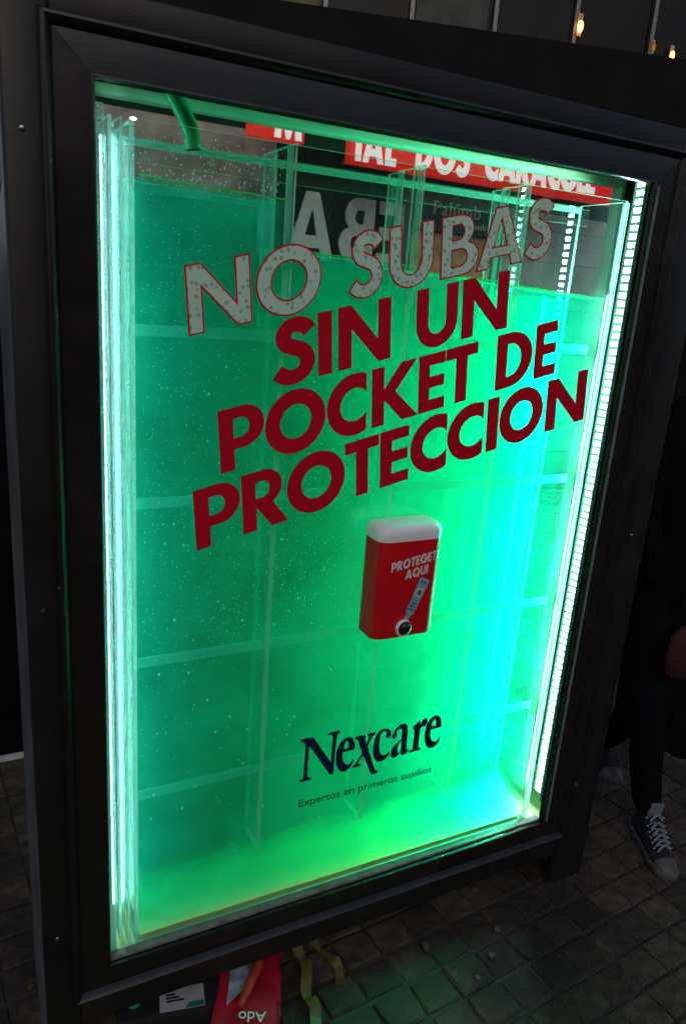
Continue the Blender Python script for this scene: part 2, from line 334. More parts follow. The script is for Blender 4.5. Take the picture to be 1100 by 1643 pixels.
# =================================================================== SETTING: ground and paving
gm = bmesh.new(); add_box(gm, (-150, -150, G-.30), (150, 150, G-.02)); tag(fin(gm, 'ground', ground_m), kind='structure')
side = bmesh.new(); add_box(side, (-6, -5, G-.019), (9, 4.4, G-.009)); sidewalk = tag(fin(side, 'sidewalk', mortar_m), kind='structure')
def proj(P):
    d = Vector(P)-CAM; z = d.dot(fw)
    return (550+F_PX*d.dot(r2)/z, 821.5-F_PX*d.dot(u2)/z, z)
PX, PY, PA = .1065, .0965, R(4.2)
ca, sa = math.cos(PA), math.sin(PA); O0 = Vector((1.018, -.270))
def tile_mesh(seed, wj=.010):
    rd = random.Random(seed); bm = bmesh.new(); hx, hy = PX/2-.003, PY/2-.0052
    q = lambda s: rd.uniform(-s, s)
    lo = [(-hx, -hy), (hx, -hy), (hx, hy), (-hx, hy)]
    base = [bm.verts.new((x, y, -.012)) for x, y in lo]
    rim = [bm.verts.new((x+q(.0026), y+q(.0026), -.0045+q(.002))) for x, y in lo]
    top = [bm.verts.new((x*.90+q(.001), y*.90+q(.0022), q(.0016))) for x, y in lo]
    for a, b in ((base, rim), (rim, top)):
        for k in range(4): bm.faces.new((a[k], a[(k+1) % 4], b[(k+1) % 4], b[k]))
    bm.faces.new(top); me = bpy.data.meshes.new('paver'); bm.to_mesh(me); bm.free()
    for p in me.polygons: p.use_smooth = False
    me.materials.append(paver_m); return me
TM = [tile_mesh(i) for i in range(8)]
cells = []
for i in range(-32, 45):
    for j in range(-24, 46):
        lx, ly = (i+.5)*PX, (j+.5)*PY
        x, y = O0.x+ca*lx-sa*ly, O0.y+sa*lx+ca*ly
        if y > 4.3 or y < -2.6 or x < -3 or x > 5.5: continue
        px, py, z = proj((x, y, G)); vis = 0
        if z > .1 and -40 < px < 1140 and -40 < py < 1690:
            inside = 190 < px < 930 and py < 1600-(px-190)*.34     # hidden by the case
            hid = 75 < px < 190 and py < 1643
            if not inside and not hid: vis = 1/z
        cells.append((vis, x, y))
cells.sort(key=lambda c: -c[0])
rest = bmesh.new()
for k, (v, x, y) in enumerate(cells):
    rd = random.Random(k*13+1); me = TM[rd.randrange(8)]; z = G-.002+rd.uniform(-.0032, .0022); rz = PA+rd.uniform(-.012, .012)+(math.pi if rd.random() < .5 else 0)
    tx, ty = rd.uniform(-.012, .012), rd.uniform(-.012, .012)
    if k < 300 and v > 0:
        o = bpy.data.objects.new('paver', me); COL.objects.link(o); o.parent = sidewalk; o.location = (x, y, z); o.rotation_euler = (tx, ty, rz)
    else:
        T = Matrix.Translation((x, y, z)) @ Matrix.Rotation(rz, 4, 'Z'); n0 = len(rest.verts)
        vs = [rest.verts.new(T @ q.co) for q in me.vertices]
        for p in me.polygons: rest.faces.new([vs[a] for a in p.vertices])
o = fin(rest, 'distant_pavers', paver_m, sidewalk); tag(o, kind='stuff')

# =================================================================== THE DISPLAY CASE
case = empty('display_case', (.58, .15, G), 'black metal street advertising case with glowing green window', 'display case')
RG = dict(L=.078, T=.077, R=.092, B=.067)
PROF = [(0, .014), (0, .006), (.03, .001), (.09, .0025), (.50, .0005), (.74, .002), (.78, -.002), (.83, -.0085), (.885, -.012), (.94, -.0115), (.98, -.007), (1.0, -.001), (1.01, .024)]
def corner(side1, side2, k):
    o, y = PROF[k]
    x = -o*RG['L'] if 'L' in (side1, side2) else W+o*RG['R']; z = H+o*RG['T'] if 'T' in (side1, side2) else -o*RG['B']
    return Vector((x, y, z))
def member(name, s, a, b, lab, mat=None, dy=0, gap=.00045):
    bm = bmesh.new(); rows = []
    for k in range(len(PROF)):
        p, q = corner(s, a, k), corner(s, b, k); d = (q-p).normalized()*gap+Vector((0, 0, 0)); p = p+Vector((0, dy, 0)); q = q+Vector((0, dy, 0))
        rows.append((bm.verts.new(p+d), bm.verts.new(q-d)))
    for r0, r1 in zip(rows, rows[1:]):
        bm.faces.new((r0[0], r0[1], r1[1], r1[0]))
    bmesh.ops.recalc_face_normals(bm, faces=bm.faces[:])
    return fin(bm, name, mat or black_paint, case, smooth=35)
member('frame_stile', 'L', 'B', 'T', ''); member('frame_stile', 'R', 'B', 'T', '')
member('frame_rail', 'T', 'L', 'R', ''); member('frame_rail', 'B', 'L', 'R', '')
for s_, a_, b_ in (('L', 'B', 'T'), ('R', 'B', 'T'), ('T', 'L', 'R'), ('B', 'L', 'R')): member('mitre_leak_block', s_, a_, b_, '', dark_rubber, .0016, 0)  # added dark ring behind the mitres, blocks light leaking out
XL, XR, ZT, ZB, YB = -.128, 1.372, 1.772, -.145, .30
box('post', (XL, .012, G), (-.060, YB, ZT), casing_paint, case, bev=.006, seg=3)
box('post', (1.352, .030, G), (XR, YB, ZT-.001), casing_paint, case, bev=.004)
box('post_cover', (W+.085, .012, G), (XR-.0015, .031, ZT-.0005), casing_paint, case, bev=.004, seg=3)
box('top_cover', (-.0605, .0125, 1.722), (W+.0855, .032, ZT-.0008), casing_paint, case, bev=.004, seg=3)
box('top_plate', (-.0610, .031, ZT-.014), (1.3525, YB-.001, ZT-.0015), casing_paint, case)
box('top_liner', (-.0590, .034, 1.703), (1.3510, YB-.004, ZT-.015), cream_paint, case)
box('bottom_cover', (-.0605, .0125, ZB), (W+.0855, .032, -.062), casing_paint, case, bev=.004, seg=3)
box('bottom_plate', (-.0595, .033, ZB+.001), (1.3515, YB-.001, ZB+.012), casing_paint, case)
box('tank_shelf', (-.0590, .034, -.030), (1.3510, YB-.004, -.012), pbr('shelf_cream', (.88, .86, .42), .5, var=.12, scale=9), case)
box('rear_rail', (-.0595, .262, 1.684), (1.3515, YB-.002, 1.7025), cream_paint, case, bev=.005, seg=3)
box('rear_rail', (-.0595, .262, ZB+.013), (1.3515, YB-.002, -.031), cream_paint, case)
box('rear_stile', (1.338, .262, -.0115), (1.3517, YB-.003, 1.6875), cream_paint, case, bev=.003)
box('side_liner', (-.0598, .051, -.0115), (-.052, .26, 1.702), cream_paint, case)
box('side_liner', (1.262, .034, -.0115), (1.268, .135, 1.702), cream_paint, case)
box('sill_seal', (.001, .012, -.011), (W-.001, .0302, .0075), grey_seal, case, bev=.002)
box('side_seal', (W+.014, .0142, .002), (W+.024, .0305, H-.002), dark_rubber, case)
box('lip_glow_bead', (W+.0102, -.004, .004), (W+.0125, .0022, H-.004), pbr('lip_glow_green', (.16, .26, .21), .4), case)  # added bead, the lip's green glow from the gel put into its colour
pane = box('glass_pane', (-.030, .0312, -.0105), (W+.035, .0362, H+.035), glass, case)
rear = box('rear_pane', (-.050, .285, -.0105), (1.3375, .289, 1.687), glass, case)
for (sx, sz, r) in ((-.1003, .811, .0065), (-.0735, .8595, .0042), (-.101, 1.57, .005), (-.101, .1, .005), (1.315, .83, .005)):
    bm = bmesh.new(); y0 = .0118 if sx < -.08 or sx > 1.25 else -.0065
    bmesh.ops.create_uvsphere(bm, u_segments=14, v_segments=8, radius=r, matrix=Matrix.Translation((sx, y0, sz)) @ Matrix.Diagonal((1, .45, 1, 1)))
    fin(bm, 'screw', steel if r < .006 else casing_paint, case, smooth=60)
bm = bmesh.new(); add_box(bm, (1.258, .002, .086), (1.278, .014, .100), .003)
lk = fin(bm, 'latch', steel, case, smooth=40)
bm = bmesh.new(); add_box(bm, (1.274, -.003, .090), (1.279, .004, .097), .0015); fin(bm, 'latch_tongue', steel, lk).location = (0, 0, 0)
box('side_sky_sheen', (XL-.0008, .022, G+.001), (XL+.001, .292, ZT-.012), pbr('sky_sheen_grey', (.10, .10, .105), .45, var=.3, scale=6), case)  # added pale panel, the sky's grazing reflection put into its colour
# poster residue stuck on the side of the case
bm = bmesh.new()
P = [(.06, 1.50), (.27, 1.44), (.285, 1.60), (.23, 1.71), (.07, 1.735), (.05, 1.6)]
a = [bm.verts.new((XL-.0022, y, z)) for y, z in P]; b = [bm.verts.new((XL+.0002, y, z)) for y, z in P]
bm.faces.new(a); bm.faces.new(b[::-1])
for k in range(6): bm.faces.new((a[k], b[k], b[(k+1) % 6], a[(k+1) % 6]))
fin(bm, 'sticker_remnant', pbr('paper_torn', (.16, .15, .20), .4, var=.8, scale=30), case)

# led strips inside the case: tape with a row of lights
def led_strip(x, y0, y1, z0, z1, pitch, face, mat, lab):
    t = box('led_tape', (x if face > 0 else x, y0, z0), (x+.003, y1, z1), led_tape, case); t['label'] = lab
    me = None; n = int((z1-z0)/pitch)
    bm = bmesh.new(); hw = .0036
    xs = .003 if face > 0 else 0
    add_box(bm, (xs+(.0002 if face > 0 else -.0022), -hw*2.6, -hw*1.4), (xs+(.0022 if face > 0 else -.0002), hw*2.6, hw*1.4))
    bm.normal_update()
    for f in bm.faces: f.material_index = 0 if f.normal.x*face > .5 else 1
    me = bpy.data.meshes.new('led'); bm.to_mesh(me); bm.free(); me.materials.append(mat); me.materials.append(led_tape)
    for k in range(n):
        for yy in ([.5]):
            o = bpy.data.objects.new('led', me); COL.objects.link(o); o.parent = t; o.location = (x, y0+(y1-y0)*yy, z0+(k+.5)*pitch)
    return t
led_strip(1.212, .060, .100, .035, 1.690, .0188, -1, led_emit, 'bright led tape at the right end of the tank')
ch = box('spill_channel', (1.166, .066, .02), (1.168, .086, 1.415), led_tape, case)
box('spill_lip', (1.1490, .0655, .02), (1.1658, .0668, 1.415), led_tape, ch, loc=(0, 0, 0))  # added lip, keeps the tubes' light off the paving
for z0, z1 in ((.085, .312), (.354, .622), (.662, .952), (.992, 1.268), (1.308, 1.405)): box('light_tube', (1.1625, .072, z0), (1.1655, .078, z1), added_tube_emit, ch, loc=(0, 0, 0))  # added tubes brighten the gel, standing in for the strip's reflected line
box('spill_channel', (1.1990, .0565, .02), (1.2118, .0580, 1.695), led_tape, case)  # added lip, blocks forward spill from the led tape
t_ = box('led_tape', (.022, .118, .03), (.025, .142, 1.60), led_tape, case); t_['label'] = 'dimmer light strip at the left end of the tank'
box('light_tube', (.0252, .127, .035), (.0285, .133, 1.595), led_emit_dim, t_, loc=(0, 0, 0))
bm = bmesh.new(); bmesh.ops.create_uvsphere(bm, u_segments=12, v_segments=8, radius=.0042, matrix=Matrix.Translation((.072, .085, 1.620)) @ Matrix.Diagonal((1.3, 1, .55, 1)))
fin(bm, 'top_spotlight', lamp_white, case, smooth=60)

# =================================================================== ACRYLIC TANK
TX0, TX1, TY0, TY1, TZ = .058, 1.143, .046, .192, 1.615
tank = empty('acrylic_tank', (.60, .12, -.012), 'clear acrylic tank with ribs, standing inside the advertising case', 'tank')
def plate(name, a, b, edge_axes, parent=tank, mats=None, bev=.0012):
    """clear sheet whose sawn edges (faces along the given axes) are frosted"""
    bm = bmesh.new(); fs = add_box(bm, a, b)
    for f in fs:
        f.normal_update()
        ax = max(range(3), key=lambda i: abs(f.normal[i])); f.material_index = 1 if 'xyz'[ax] in edge_axes else 0
    return fin(bm, name, mats or [acrylic, acrylic_edge], parent)
plate('front_sheet', (TX0, TY0, -.011), (TX1, TY0+.006, TZ), 'xz')
plate('back_sheet', (TX0, TY1-.006, -.011), (TX1, TY1, 1.4000), 'x', mats=[acrylic_rib, acrylic_edge])
plate('back_sheet', (TX0, TY1-.006, 1.4002), (TX1, TY1, TZ-.005), 'xz')
plate('rim_strip', (TX0+.009, TY1-.0128, TZ-.020), (TX1-.009, TY1-.0066, TZ-.008), 'xyz')
box('added_film', (TX0+.001, TY1+.0008, -.0105), (TX1-.001, TY1+.0016, 1.398), pbr('added_film', (.04, .115, .068), .9, spec=.05), tank)  # added dark film, hides the view behind and blocks rear spill
box('added_film', (TX0+.001, TY1+.0008, 1.3984), (.330, TY1+.0016, 1.522), MATS['added_film'], tank)
box('added_film', (.3304, TY1+.0008, 1.3984), (.598, TY1+.0016, 1.434), MATS['added_film'], tank)
plate('end_wall', (TX0+.0005, TY0+.0065, -.0105), (TX0+.0085, TY1-.0065, TZ-.003), 'yz', mats=[acrylic_dirty, acrylic_edge])
plate('end_wall', (TX1-.0085, TY0+.0065, -.0105), (TX1-.0005, TY1-.0065, TZ-.003), 'yz', mats=[acrylic_rib, acrylic_edge])
plate('floor_sheet', (TX0+.009, TY0+.0065, -.0105), (TX1-.009, TY1-.0065, .000), 'x')
# clamping bars at both ends
for x0, x1, y0, y1, zt in ((.006, .018, .040, .150, TZ+.012), (.030, .036, .075, .185, TZ+.004), (.044, .0485, .050, .120, TZ), (1.1455, 1.1485, .046, .060, TZ-.004)):
    plate('end_bar', (x0, y0, -.0115), (x1, y1, zt), 'yz', mats=[acrylic_dirty, acrylic_edge])
RIBS = (.336, .602, .862)
for x in RIBS:
    plate('rib', (x-.0055, TY0+.0065, .145), (x+.0055, .128, TZ-.001), 'yz', mats=[acrylic_rib, acrylic_rib_edge])
    plate('rib_guide', (x+.0075, TY0+.0068, 1.36), (x+.0115, .090, TZ+.004), 'yz', mats=[acrylic_dirty, acrylic_edge])
    plate('rib_guide', (x-.0135, .095, 1.30), (x-.0095, .150, TZ-.006), 'yz', mats=[acrylic_dirty, acrylic_edge])
for z in (1.288, .972, .642, .333):
    plate('cross_band', (TX0+.0095, .086, z-.010), (TX1-.0095, .091, z+.010), 'z', mats=[acrylic_band, acrylic_band])
plate('top_brace', (TX0+.0095, .150, 1.565), (TX1-.0095, .154, 1.600), 'z', mats=[acrylic, acrylic_edge])

# =================================================================== GEL
gx0, gx1, gy0, gy1 = TX0+.010, TX1-.010, TY0+.0075, TY1-.0075
LEV = [(gx0, 1.533), (RIBS[0], 1.524), (RIBS[0]+.0001, 1.442), (RIBS[1], 1.434), (RIBS[1]+.0001, 1.426), (RIBS[2], 1.419), (RIBS[2]+.0001, 1.416), (gx1, 1.402)]
gel = empty('green_gel', ((gx0+gx1)/2, .12, .001), 'cloudy green gel filling the acrylic tank in four steps', 'gel')
bm = bmesh.new()
fr = [bm.verts.new((gx0, gy0, .0015))]+[bm.verts.new((x, gy0, z)) for x, z in LEV]+[bm.verts.new((gx1, gy0, .0015))]
bk = [bm.verts.new((gx0, gy1, .0015))]+[bm.verts.new((x, gy1, z+.004)) for x, z in LEV]+[bm.verts.new((gx1, gy1, .0015))]
bm.faces.new(fr); bm.faces.new(bk[::-1])
for k in range(len(fr)): bm.faces.new((fr[k], bk[k], bk[(k+1) % len(fr)], fr[(k+1) % len(fr)]))
bmesh.ops.recalc_face_normals(bm, faces=bm.faces[:])
fin(bm, 'gel_body', gel_m, gel)
rim_m = clear('gel_rim', (.2, .95, .5), 1.4, haze=.55, hcol=(.05, .9, .35))
for (x0, z0), (x1, z1) in zip(LEV[::2], LEV[1::2]):
    for yy in (gy0+.0012, gy1-.0012):
        bm = bmesh.new(); n = 14
        add_tube(bm, [(x0+.006+(x1-x0-.012)*i/n, yy, z0+(z1-z0)*i/n+(.004 if yy > .1 else 0)+.0012+.0009*math.sin(i*1.9+x0*9)) for i in range(n+1)], .0016, 6); fin(bm, 'gel_rim', rim_m, gel, smooth=60)
def floor_fade_material():
    m, n, p, o = nodes('floor_fade'); n.nodes.remove(p)
    d = n.nodes.new('ShaderNodeBsdfDiffuse'); d.inputs[0].default_value = (.85, .90, .38, 1); t = n.nodes.new('ShaderNodeBsdfTransparent')
    tc = n.nodes.new('ShaderNodeTexCoord'); sp = n.nodes.new('ShaderNodeSeparateXYZ'); n.links.new(tc.outputs['Object'], sp.inputs[0])
    nz = n.nodes.new('ShaderNodeTexNoise'); nz.inputs['Scale'].default_value = 9; nz.inputs['Detail'].default_value = 3; n.links.new(tc.outputs['Object'], nz.inputs['Vector'])
    a = n.nodes.new('ShaderNodeMath'); a.operation = 'MULTIPLY_ADD'; a.inputs[1].default_value = .05; n.links.new(nz.outputs['Fac'], a.inputs[0]); n.links.new(sp.outputs['Z'], a.inputs[2])
    mr = n.nodes.new('ShaderNodeMapRange'); mr.interpolation_type = 'SMOOTHSTEP'; mr.inputs['From Min'].default_value = .02; mr.inputs['From Max'].default_value = .115; mr.inputs['To Min'].default_value = 0; mr.inputs['To Max'].default_value = 1
    n.links.new(a.outputs[0], mr.inputs['Value']); mx = n.nodes.new('ShaderNodeMixShader'); n.links.new(mr.outputs[0], mx.inputs[0]); n.links.new(d.outputs[0], mx.inputs[1]); n.links.new(t.outputs[0], mx.inputs[2])
    n.links.new(mx.outputs[0], o.inputs['Surface']); return m
bm = bmesh.new(); rows = []
for i in range(31):
    x = gx0+.002+(gx1-gx0-.004)*i/30
    rows.append([bm.verts.new((x, y_, z_*(1+.12*math.sin(i*.8+z_*20)))) for y_, z_ in ((gy0-.0008, .002), (gy0+.03, .008), (gy0+.06, .020), (gy0+.085, .042), (gy0+.105, .075), (gy0+.118, .115), (gy0+.120, .003))])
for a_, b_ in zip(rows, rows[1:]):
    for k in range(7): bm.faces.new((a_[k], a_[(k+1) % 7], b_[(k+1) % 7], b_[k]))
bm.faces.new(rows[0][::-1]); bm.faces.new(rows[-1]); bmesh.ops.recalc_face_normals(bm, faces=bm.faces[:])
tag(fin(bm, 'floor_fade', floor_fade_material(), gel, smooth=60), kind='stuff')  # added bank, pale at the foot, fading up to soften the lit floor's edge
def level(x):
    for (x0, z0), (x1, z1) in zip(LEV, LEV[1:]):
        if x0 <= x <= x1: return z0+(z1-z0)*(x-x0)/max(1e-6, x1-x0)
    return 1.4
bm = bmesh.new(); rb = random.Random(4)
ico = bmesh.new(); bmesh.ops.create_icosphere(ico, subdivisions=1, radius=1); IV = [v.co.copy() for v in ico.verts]; IFc = [[v.index for v in f.verts] for f in ico.faces]; ico.free()
def bubble(x, y, z, r, st=1.0):
    vs = [bm.verts.new((x+v.x*r, y+v.y*r*.7, z+v.z*r*st)) for v in IV]
    for f in IFc: bm.faces.new([vs[i] for i in f])
def scat(n, cx, cz, sx, sz, r0, r1, st=1.1):
    for _ in range(n):
        x, z = rb.gauss(cx, sx), rb.gauss(cz, sz)
        if gx0+.005 < x < gx1-.005 and .02 < z < level(x)-.008: bubble(x, rb.uniform(gy0+.003, gy0+.045), z, rb.uniform(r0, r1)*(.6+.9*rb.random()**3), st)
scat(1300, .12, 1.0, .05, .42, .0004, .0011); scat(1100, .20, 1.35, .10, .12, .0004, .0010); scat(600, .30, .95, .10, .10, .0006, .0014, 1.3)
scat(520, .42, .80, .12, .08, .0006, .0013, 1.3); scat(320, .28, .72, .1, .06, .0006, .0013); scat(120, .25, .35, .12, .12, .0006, .0015)
scat(250, .95, 1.25, .12, .12, .0004, .0008); scat(600, .6, .8, .35, .45, .0004, .0009)
for x, z in [(rb.uniform(.08, .5), rb.uniform(.15, 1.25)) for _ in range(26)]: bubble(x, gy0+.003, z, rb.uniform(.0015, .0026), 1.5)
for x, z in ((.14, .74), (.17, .62), (.21, .55), (.26, .50), (.23, .47), (.30, .46), (.28, .72), (.35, .70), (.10, .35), (.16, .3), (.4, .45), (.55, .62), (.63, .31), (.12, .9)):
    bubble(x, gy0+.004, z, .0026, 1.5)
for _ in range(260):
    x = rb.uniform(gx0+.004, .325); z = 1.535+.07*rb.random()**1.6; bubble(x, gy0+.0005, z, rb.uniform(.0005, .0016), rb.uniform(1, 2.2))
for _ in range(340):                                   # froth along the surface
    x = rb.uniform(gx0+.004, gx1-.004); bubble(x, rb.uniform(gy0, gy0+.02), level(x)+rb.uniform(-.006, .001), rb.uniform(.0004, .0012))
tag(fin(bm, 'bubbles', bubble_m, gel, smooth=80), kind='stuff')

# =================================================================== HOSE
bm = bmesh.new()
path = cat_rom([(.100, .085, 1.74), (.118, .090, 1.70), (.142, .097, 1.667), (.160, .100, 1.640), (.172, .100, 1.615), (.176, .100, 1.590)], 6)
add_tube(bm, path, .0145, 16, caps=False); add_tube(bm, path[-5:], .0115, 16, caps=False, mi=1)
e = len(bm.verts); c = path[-2]
hose = fin(bm, 'filling_hose', [hose_green, hose_dark], None, smooth=60)
tag(hose, 'green rubber hose hanging into the top left of the tank', 'hose')

# =================================================================== LETTERING ON THE PANE
def tline(m, b, sh=-.085):
    return lambda x, y, d: Vector((x+sh*y, .0305+d, m*x+b+y))
lines = [('NOSUBAS', [(.1525,.268),(.2758,.4021),(.4571,.5291),(.5409,.6399),(.6556,.7455),(.7394,.8554),(.8588,.9289)], .2545, 1.2454, True),
 ('SINUN', [(.3143,.3982),(.4043,.4328),(.4459,.5585),(.6158,.712),(.723,.8369)], .2533, 1.1176, False),
 ('POCKETDE', [(.2173,.3048),(.3057,.4291),(.4319,.5179),(.5295,.6349),(.6363,.699),(.7005,.7783),(.8272,.9222),(.9296,.988)], .2582, .9814, False),
 ('PROTECCION', [(.1739,.2622),(.266,.3572),(.357,.4813),(.4815,.5582),(.561,.6278),(.6318,.7210),(.7226,.8140),(.8234,.8534),(.8564,.9749),(.9851,1.0989)], .2612, .8448, False)]
for chars, spans, m_, b_, outl in lines:
    word(chars, spans, tline(m_, b_), red_vinyl, pane, ins=.0032 if outl else None, insmat=grey_vinyl, up_h=.1165,
         labels='dotted grey letter %s with red outline' if outl else 'dark red letter %s', loc=(0, 0, 0))
NEX = [('N',[[(.4162,.4232),(.4235,.4249),(.446,.424),(.4495,.4206),(.4966,.3463),(.4966,.414),(.4919,.4195),(.4851,.4193),(.4852,.4246),(.4991,.4258),(.506,.4259),(.5142,.4267),(.5143,.4196),(.5077,.4159),(.5056,.3764),(.5052,.3142),(.5018,.3123),(.4955,.3149),(.4418,.3989),(.4382,.4024),(.4391,.3252),(.4419,.3209),(.4496,.3197),(.4495,.3135),(.4273,.3131),(.4203,.3123),(.4189,.318),(.4244,.3193),(.4292,.3225),(.4297,.4053),(.4277,.4119),(.4232,.4172),(.4171,.4178)]]),
 ('e',[[(.5265,.3659),(.5257,.3534),(.5296,.3389),(.5374,.3301),(.5455,.3294),(.5521,.335),(.5548,.3407),(.5576,.3382),(.5545,.328),(.5482,.3186),(.5397,.3134),(.529,.3129),(.5198,.3186),(.5135,.3311),(.5096,.3466),(.5089,.3666),(.5121,.382),(.5189,.3946),(.5288,.4012),(.5411,.4016),(.5495,.3964),(.5546,.3844),(.5559,.3732),(.5557,.366)],[(.5268,.373),(.5291,.3868),(.5338,.3943),(.5376,.3911),(.5401,.3824),(.5403,.3734)]]),
 ('x',[[(.5559,.3985),(.5823,.3992),(.5825,.3932),(.5813,.3898),(.5876,.3711),(.5922,.3901),(.5884,.3949),(.5884,.3998),(.6096,.3999),(.6096,.3939),(.6038,.3923),(.5928,.3732),(.5906,.3658),(.6173,.2948),(.6205,.2924),(.6257,.2917),(.6253,.2846),(.6113,.2838),(.6069,.2873),(.5811,.3434),(.5681,.3264),(.5711,.3238),(.5763,.3225),(.5763,.316),(.5556,.3157),(.5559,.3221),(.5612,.3235),(.5777,.3506),(.5624,.3906),(.557,.3919)]]),
 ('c',[[(.6379,.3805),(.6413,.3906),(.6353,.396),(.6282,.3966),(.6233,.3858),(.6225,.3641),(.6256,.3434),(.6317,.3322),(.6401,.3293),(.6479,.3329),(.6515,.337),(.6543,.3339),(.6507,.3251),(.6413,.3172),(.6284,.3148),(.619,.3178),(.6109,.3289),(.6067,.348),(.607,.3698),(.6111,.3887),(.6199,.4005),(.6315,.4038),(.6438,.401),(.6519,.3912),(.6523,.3821),(.6484,.376),(.6428,.3757)]]),
 ('a',[[(.657,.372),(.6569,.382),(.6646,.3963),(.678,.4042),(.6893,.4043),(.6962,.3982),(.6985,.3866),(.7011,.327),(.705,.3302),(.7078,.3325),(.7076,.3254),(.7001,.318),(.6919,.3165),(.6861,.3214),(.6845,.3269),(.676,.3188),(.6661,.3151),(.6594,.3198),(.657,.3296),(.6599,.3441),(.673,.3562),(.6834,.3648),(.6831,.3861),(.6803,.3927),(.673,.3934),(.6684,.3894),(.6678,.3755),(.6644,.3693),(.6604,.3682)],[(.684,.3597),(.6853,.3288),(.6795,.3251),(.6757,.3311),(.6746,.3416),(.6775,.3531)]]),
 ('r',[[(.7106,.3899),(.7205,.3948),(.7307,.4056),(.7339,.3918),(.7395,.4027),(.7475,.407),(.753,.4018),(.7535,.3925),(.7481,.3846),(.7405,.3863),(.7348,.3804),(.7348,.3281),(.7419,.3258),(.7417,.3202),(.7101,.3186),(.7099,.3238),(.7192,.3257),(.7191,.3799),(.7151,.3839)]]),
 ('e',[[(.7659,.3703),(.7668,.3546),(.7721,.3389),(.7826,.3327),(.7909,.3366),(.7955,.3459),(.7981,.3433),(.7959,.3312),(.7875,.3207),(.777,.3173),(.7658,.3196),(.7571,.329),(.7505,.3481),(.7501,.3688),(.7529,.3886),(.7618,.4029),(.774,.408),(.7851,.4056),(.7928,.3961),(.797,.3808),(.7972,.3715)],[(.7666,.3784),(.7687,.3912),(.7741,.3992),(.7777,.3964),(.78,.3867),(.7803,.3794)]])]
onpane = lambda x, y, d: Vector((x, .0305+d, y))
for ch, pl in NEX:
    o = fill(pl, onpane, 'letter', navy_vinyl, pane, loc=(0, 0, 0)); o['label'] = 'navy blue serif letter %s' % ch
o = text('TM', lambda x, y, d: Vector((.795+x, .0305+d, .4035+y)), 'trademark_sign', navy_vinyl, pane, size=.0085, loc=(0, 0, 0))
o = text('Expertos en primeros auxilios', lambda x, y, d: Vector((.42+x, .0305+d, .2455+y)), 'slogan_line', black_vinyl, pane, size=.0285, spacing=1.0, loc=(0, 0, 0))
xs = [v.co.x for v in o.data.vertices]; k = .3635/(max(xs)-.42)
for v in o.data.vertices: v.co.x = .42+(v.co.x-.42)*k

# =================================================================== SOAP DISPENSER ON THE PANE
disp = empty('soap_dispenser', (.605, .0305, .68), 'red hand gel dispenser with white lid mounted on the glass', 'dispenser')
DX0, DX1, DY0, DY1, DZ0, DZ1 = .537, .693, -.036, .0300, .672, .893
def rrect(x0, x1, y0, y1, rf, rbk, z, n=7):
    pts = arc(x1-rf, y0+rf, rf, rf, -90, 0, n)+arc(x1-rbk, y1-rbk, rbk, rbk, 0, 90, n)+arc(x0+rbk, y1-rbk, rbk, rbk, 90, 180, n)+arc(x0+rf, y0+rf, rf, rf, 180, 270, n)
    return [(x, y, z) for x, y in pts]
def loft(bm, rings, caps=True, mi=0):
    V = [[bm.verts.new(p) for p in r] for r in rings]; n = len(V[0])
    for a, b in zip(V, V[1:]):
        for k in range(n): bm.faces.new((a[k], a[(k+1) % n], b[(k+1) % n], b[k])).material_index = mi
    if caps: bm.faces.new(V[0][::-1]).material_index = mi; bm.faces.new(V[-1]).material_index = mi
bm = bmesh.new()
loft(bm, [rrect(DX0+i, DX1-i, DY0+i, DY1, .025-i, .004, z) for i, z in ((.008, DZ0), (.002, DZ0+.003), (0, DZ0+.009), (0, DZ1))])
fin(bm, 'body', disp_red, disp, smooth=40)
bm = bmesh.new()
loft(bm, [rrect(DX0-.0012+i, DX1+.0012-i, DY0-.0012+i, DY1, .027-i*.5, .004, z) for i, z in ((0, DZ1+.0005), (-.001, DZ1+.016), (.002, DZ1+.025), (.007, DZ1+.031), (.014, DZ1+.033))])
fin(bm, 'lid', disp_white, disp, smooth=50)
FY = DY0-.0006
# prints follow the rounded front of the body
def wrap(u, v, off=.0005):
    rf = .025; x = DX0+rf+u; wf = DX1-DX0-2*rf
    if u <= wf and u >= 0: return Vector((x, DY0-off, v))
    if u > wf:
        a = (u-wf)/rf; a = min(a, 1.5); return Vector((DX1-rf+math.sin(a)*(rf+off), DY0+rf-math.cos(a)*(rf+off), v))
    a = min(-u/rf, 1.5); return Vector((DX0+rf-math.sin(a)*(rf+off), DY0+rf-math.cos(a)*(rf+off), v))
def dline(u0, v0, sl, cap, off=.0005): return lambda x, y, d: wrap(u0+x, v0+sl*x+y, off+d+.0004)
def dword(chars, u0, v0, cap, sl=.17, gap=.012, sq=.80):
    x = 0; sp = []
    for ch in chars:
        wd = GLY[ch][0]*cap*sq; sp.append((x, x+wd)); x += wd+cap*.06
    for ch, (a, b) in zip(chars, sp):
        wd, pl = GLY[ch]; sx = (b-a)/wd
        f = fill([[(a+px*sx, py*cap) for px, py in q] for q in pl], dline(u0, v0, sl, cap), 'print_letter', print_white, disp, cut=.003)
dword('PROTEGETE', .004, .828, .0205); dword('AQUI', .040, .808, .0205)
cx_, cz_ = .045, .700
B0, B1 = Vector((.092, .806)), Vector((.057, .725)); ax_ = (B0-B1).normalized(); pr_ = Vector((ax_.y, -ax_.x))
def bq(s, t): p = B1+ax_*s+pr_*t; return (p.x, p.y)
pf = lambda o: (lambda x, y, d: wrap(x, y, o+d+.0004))
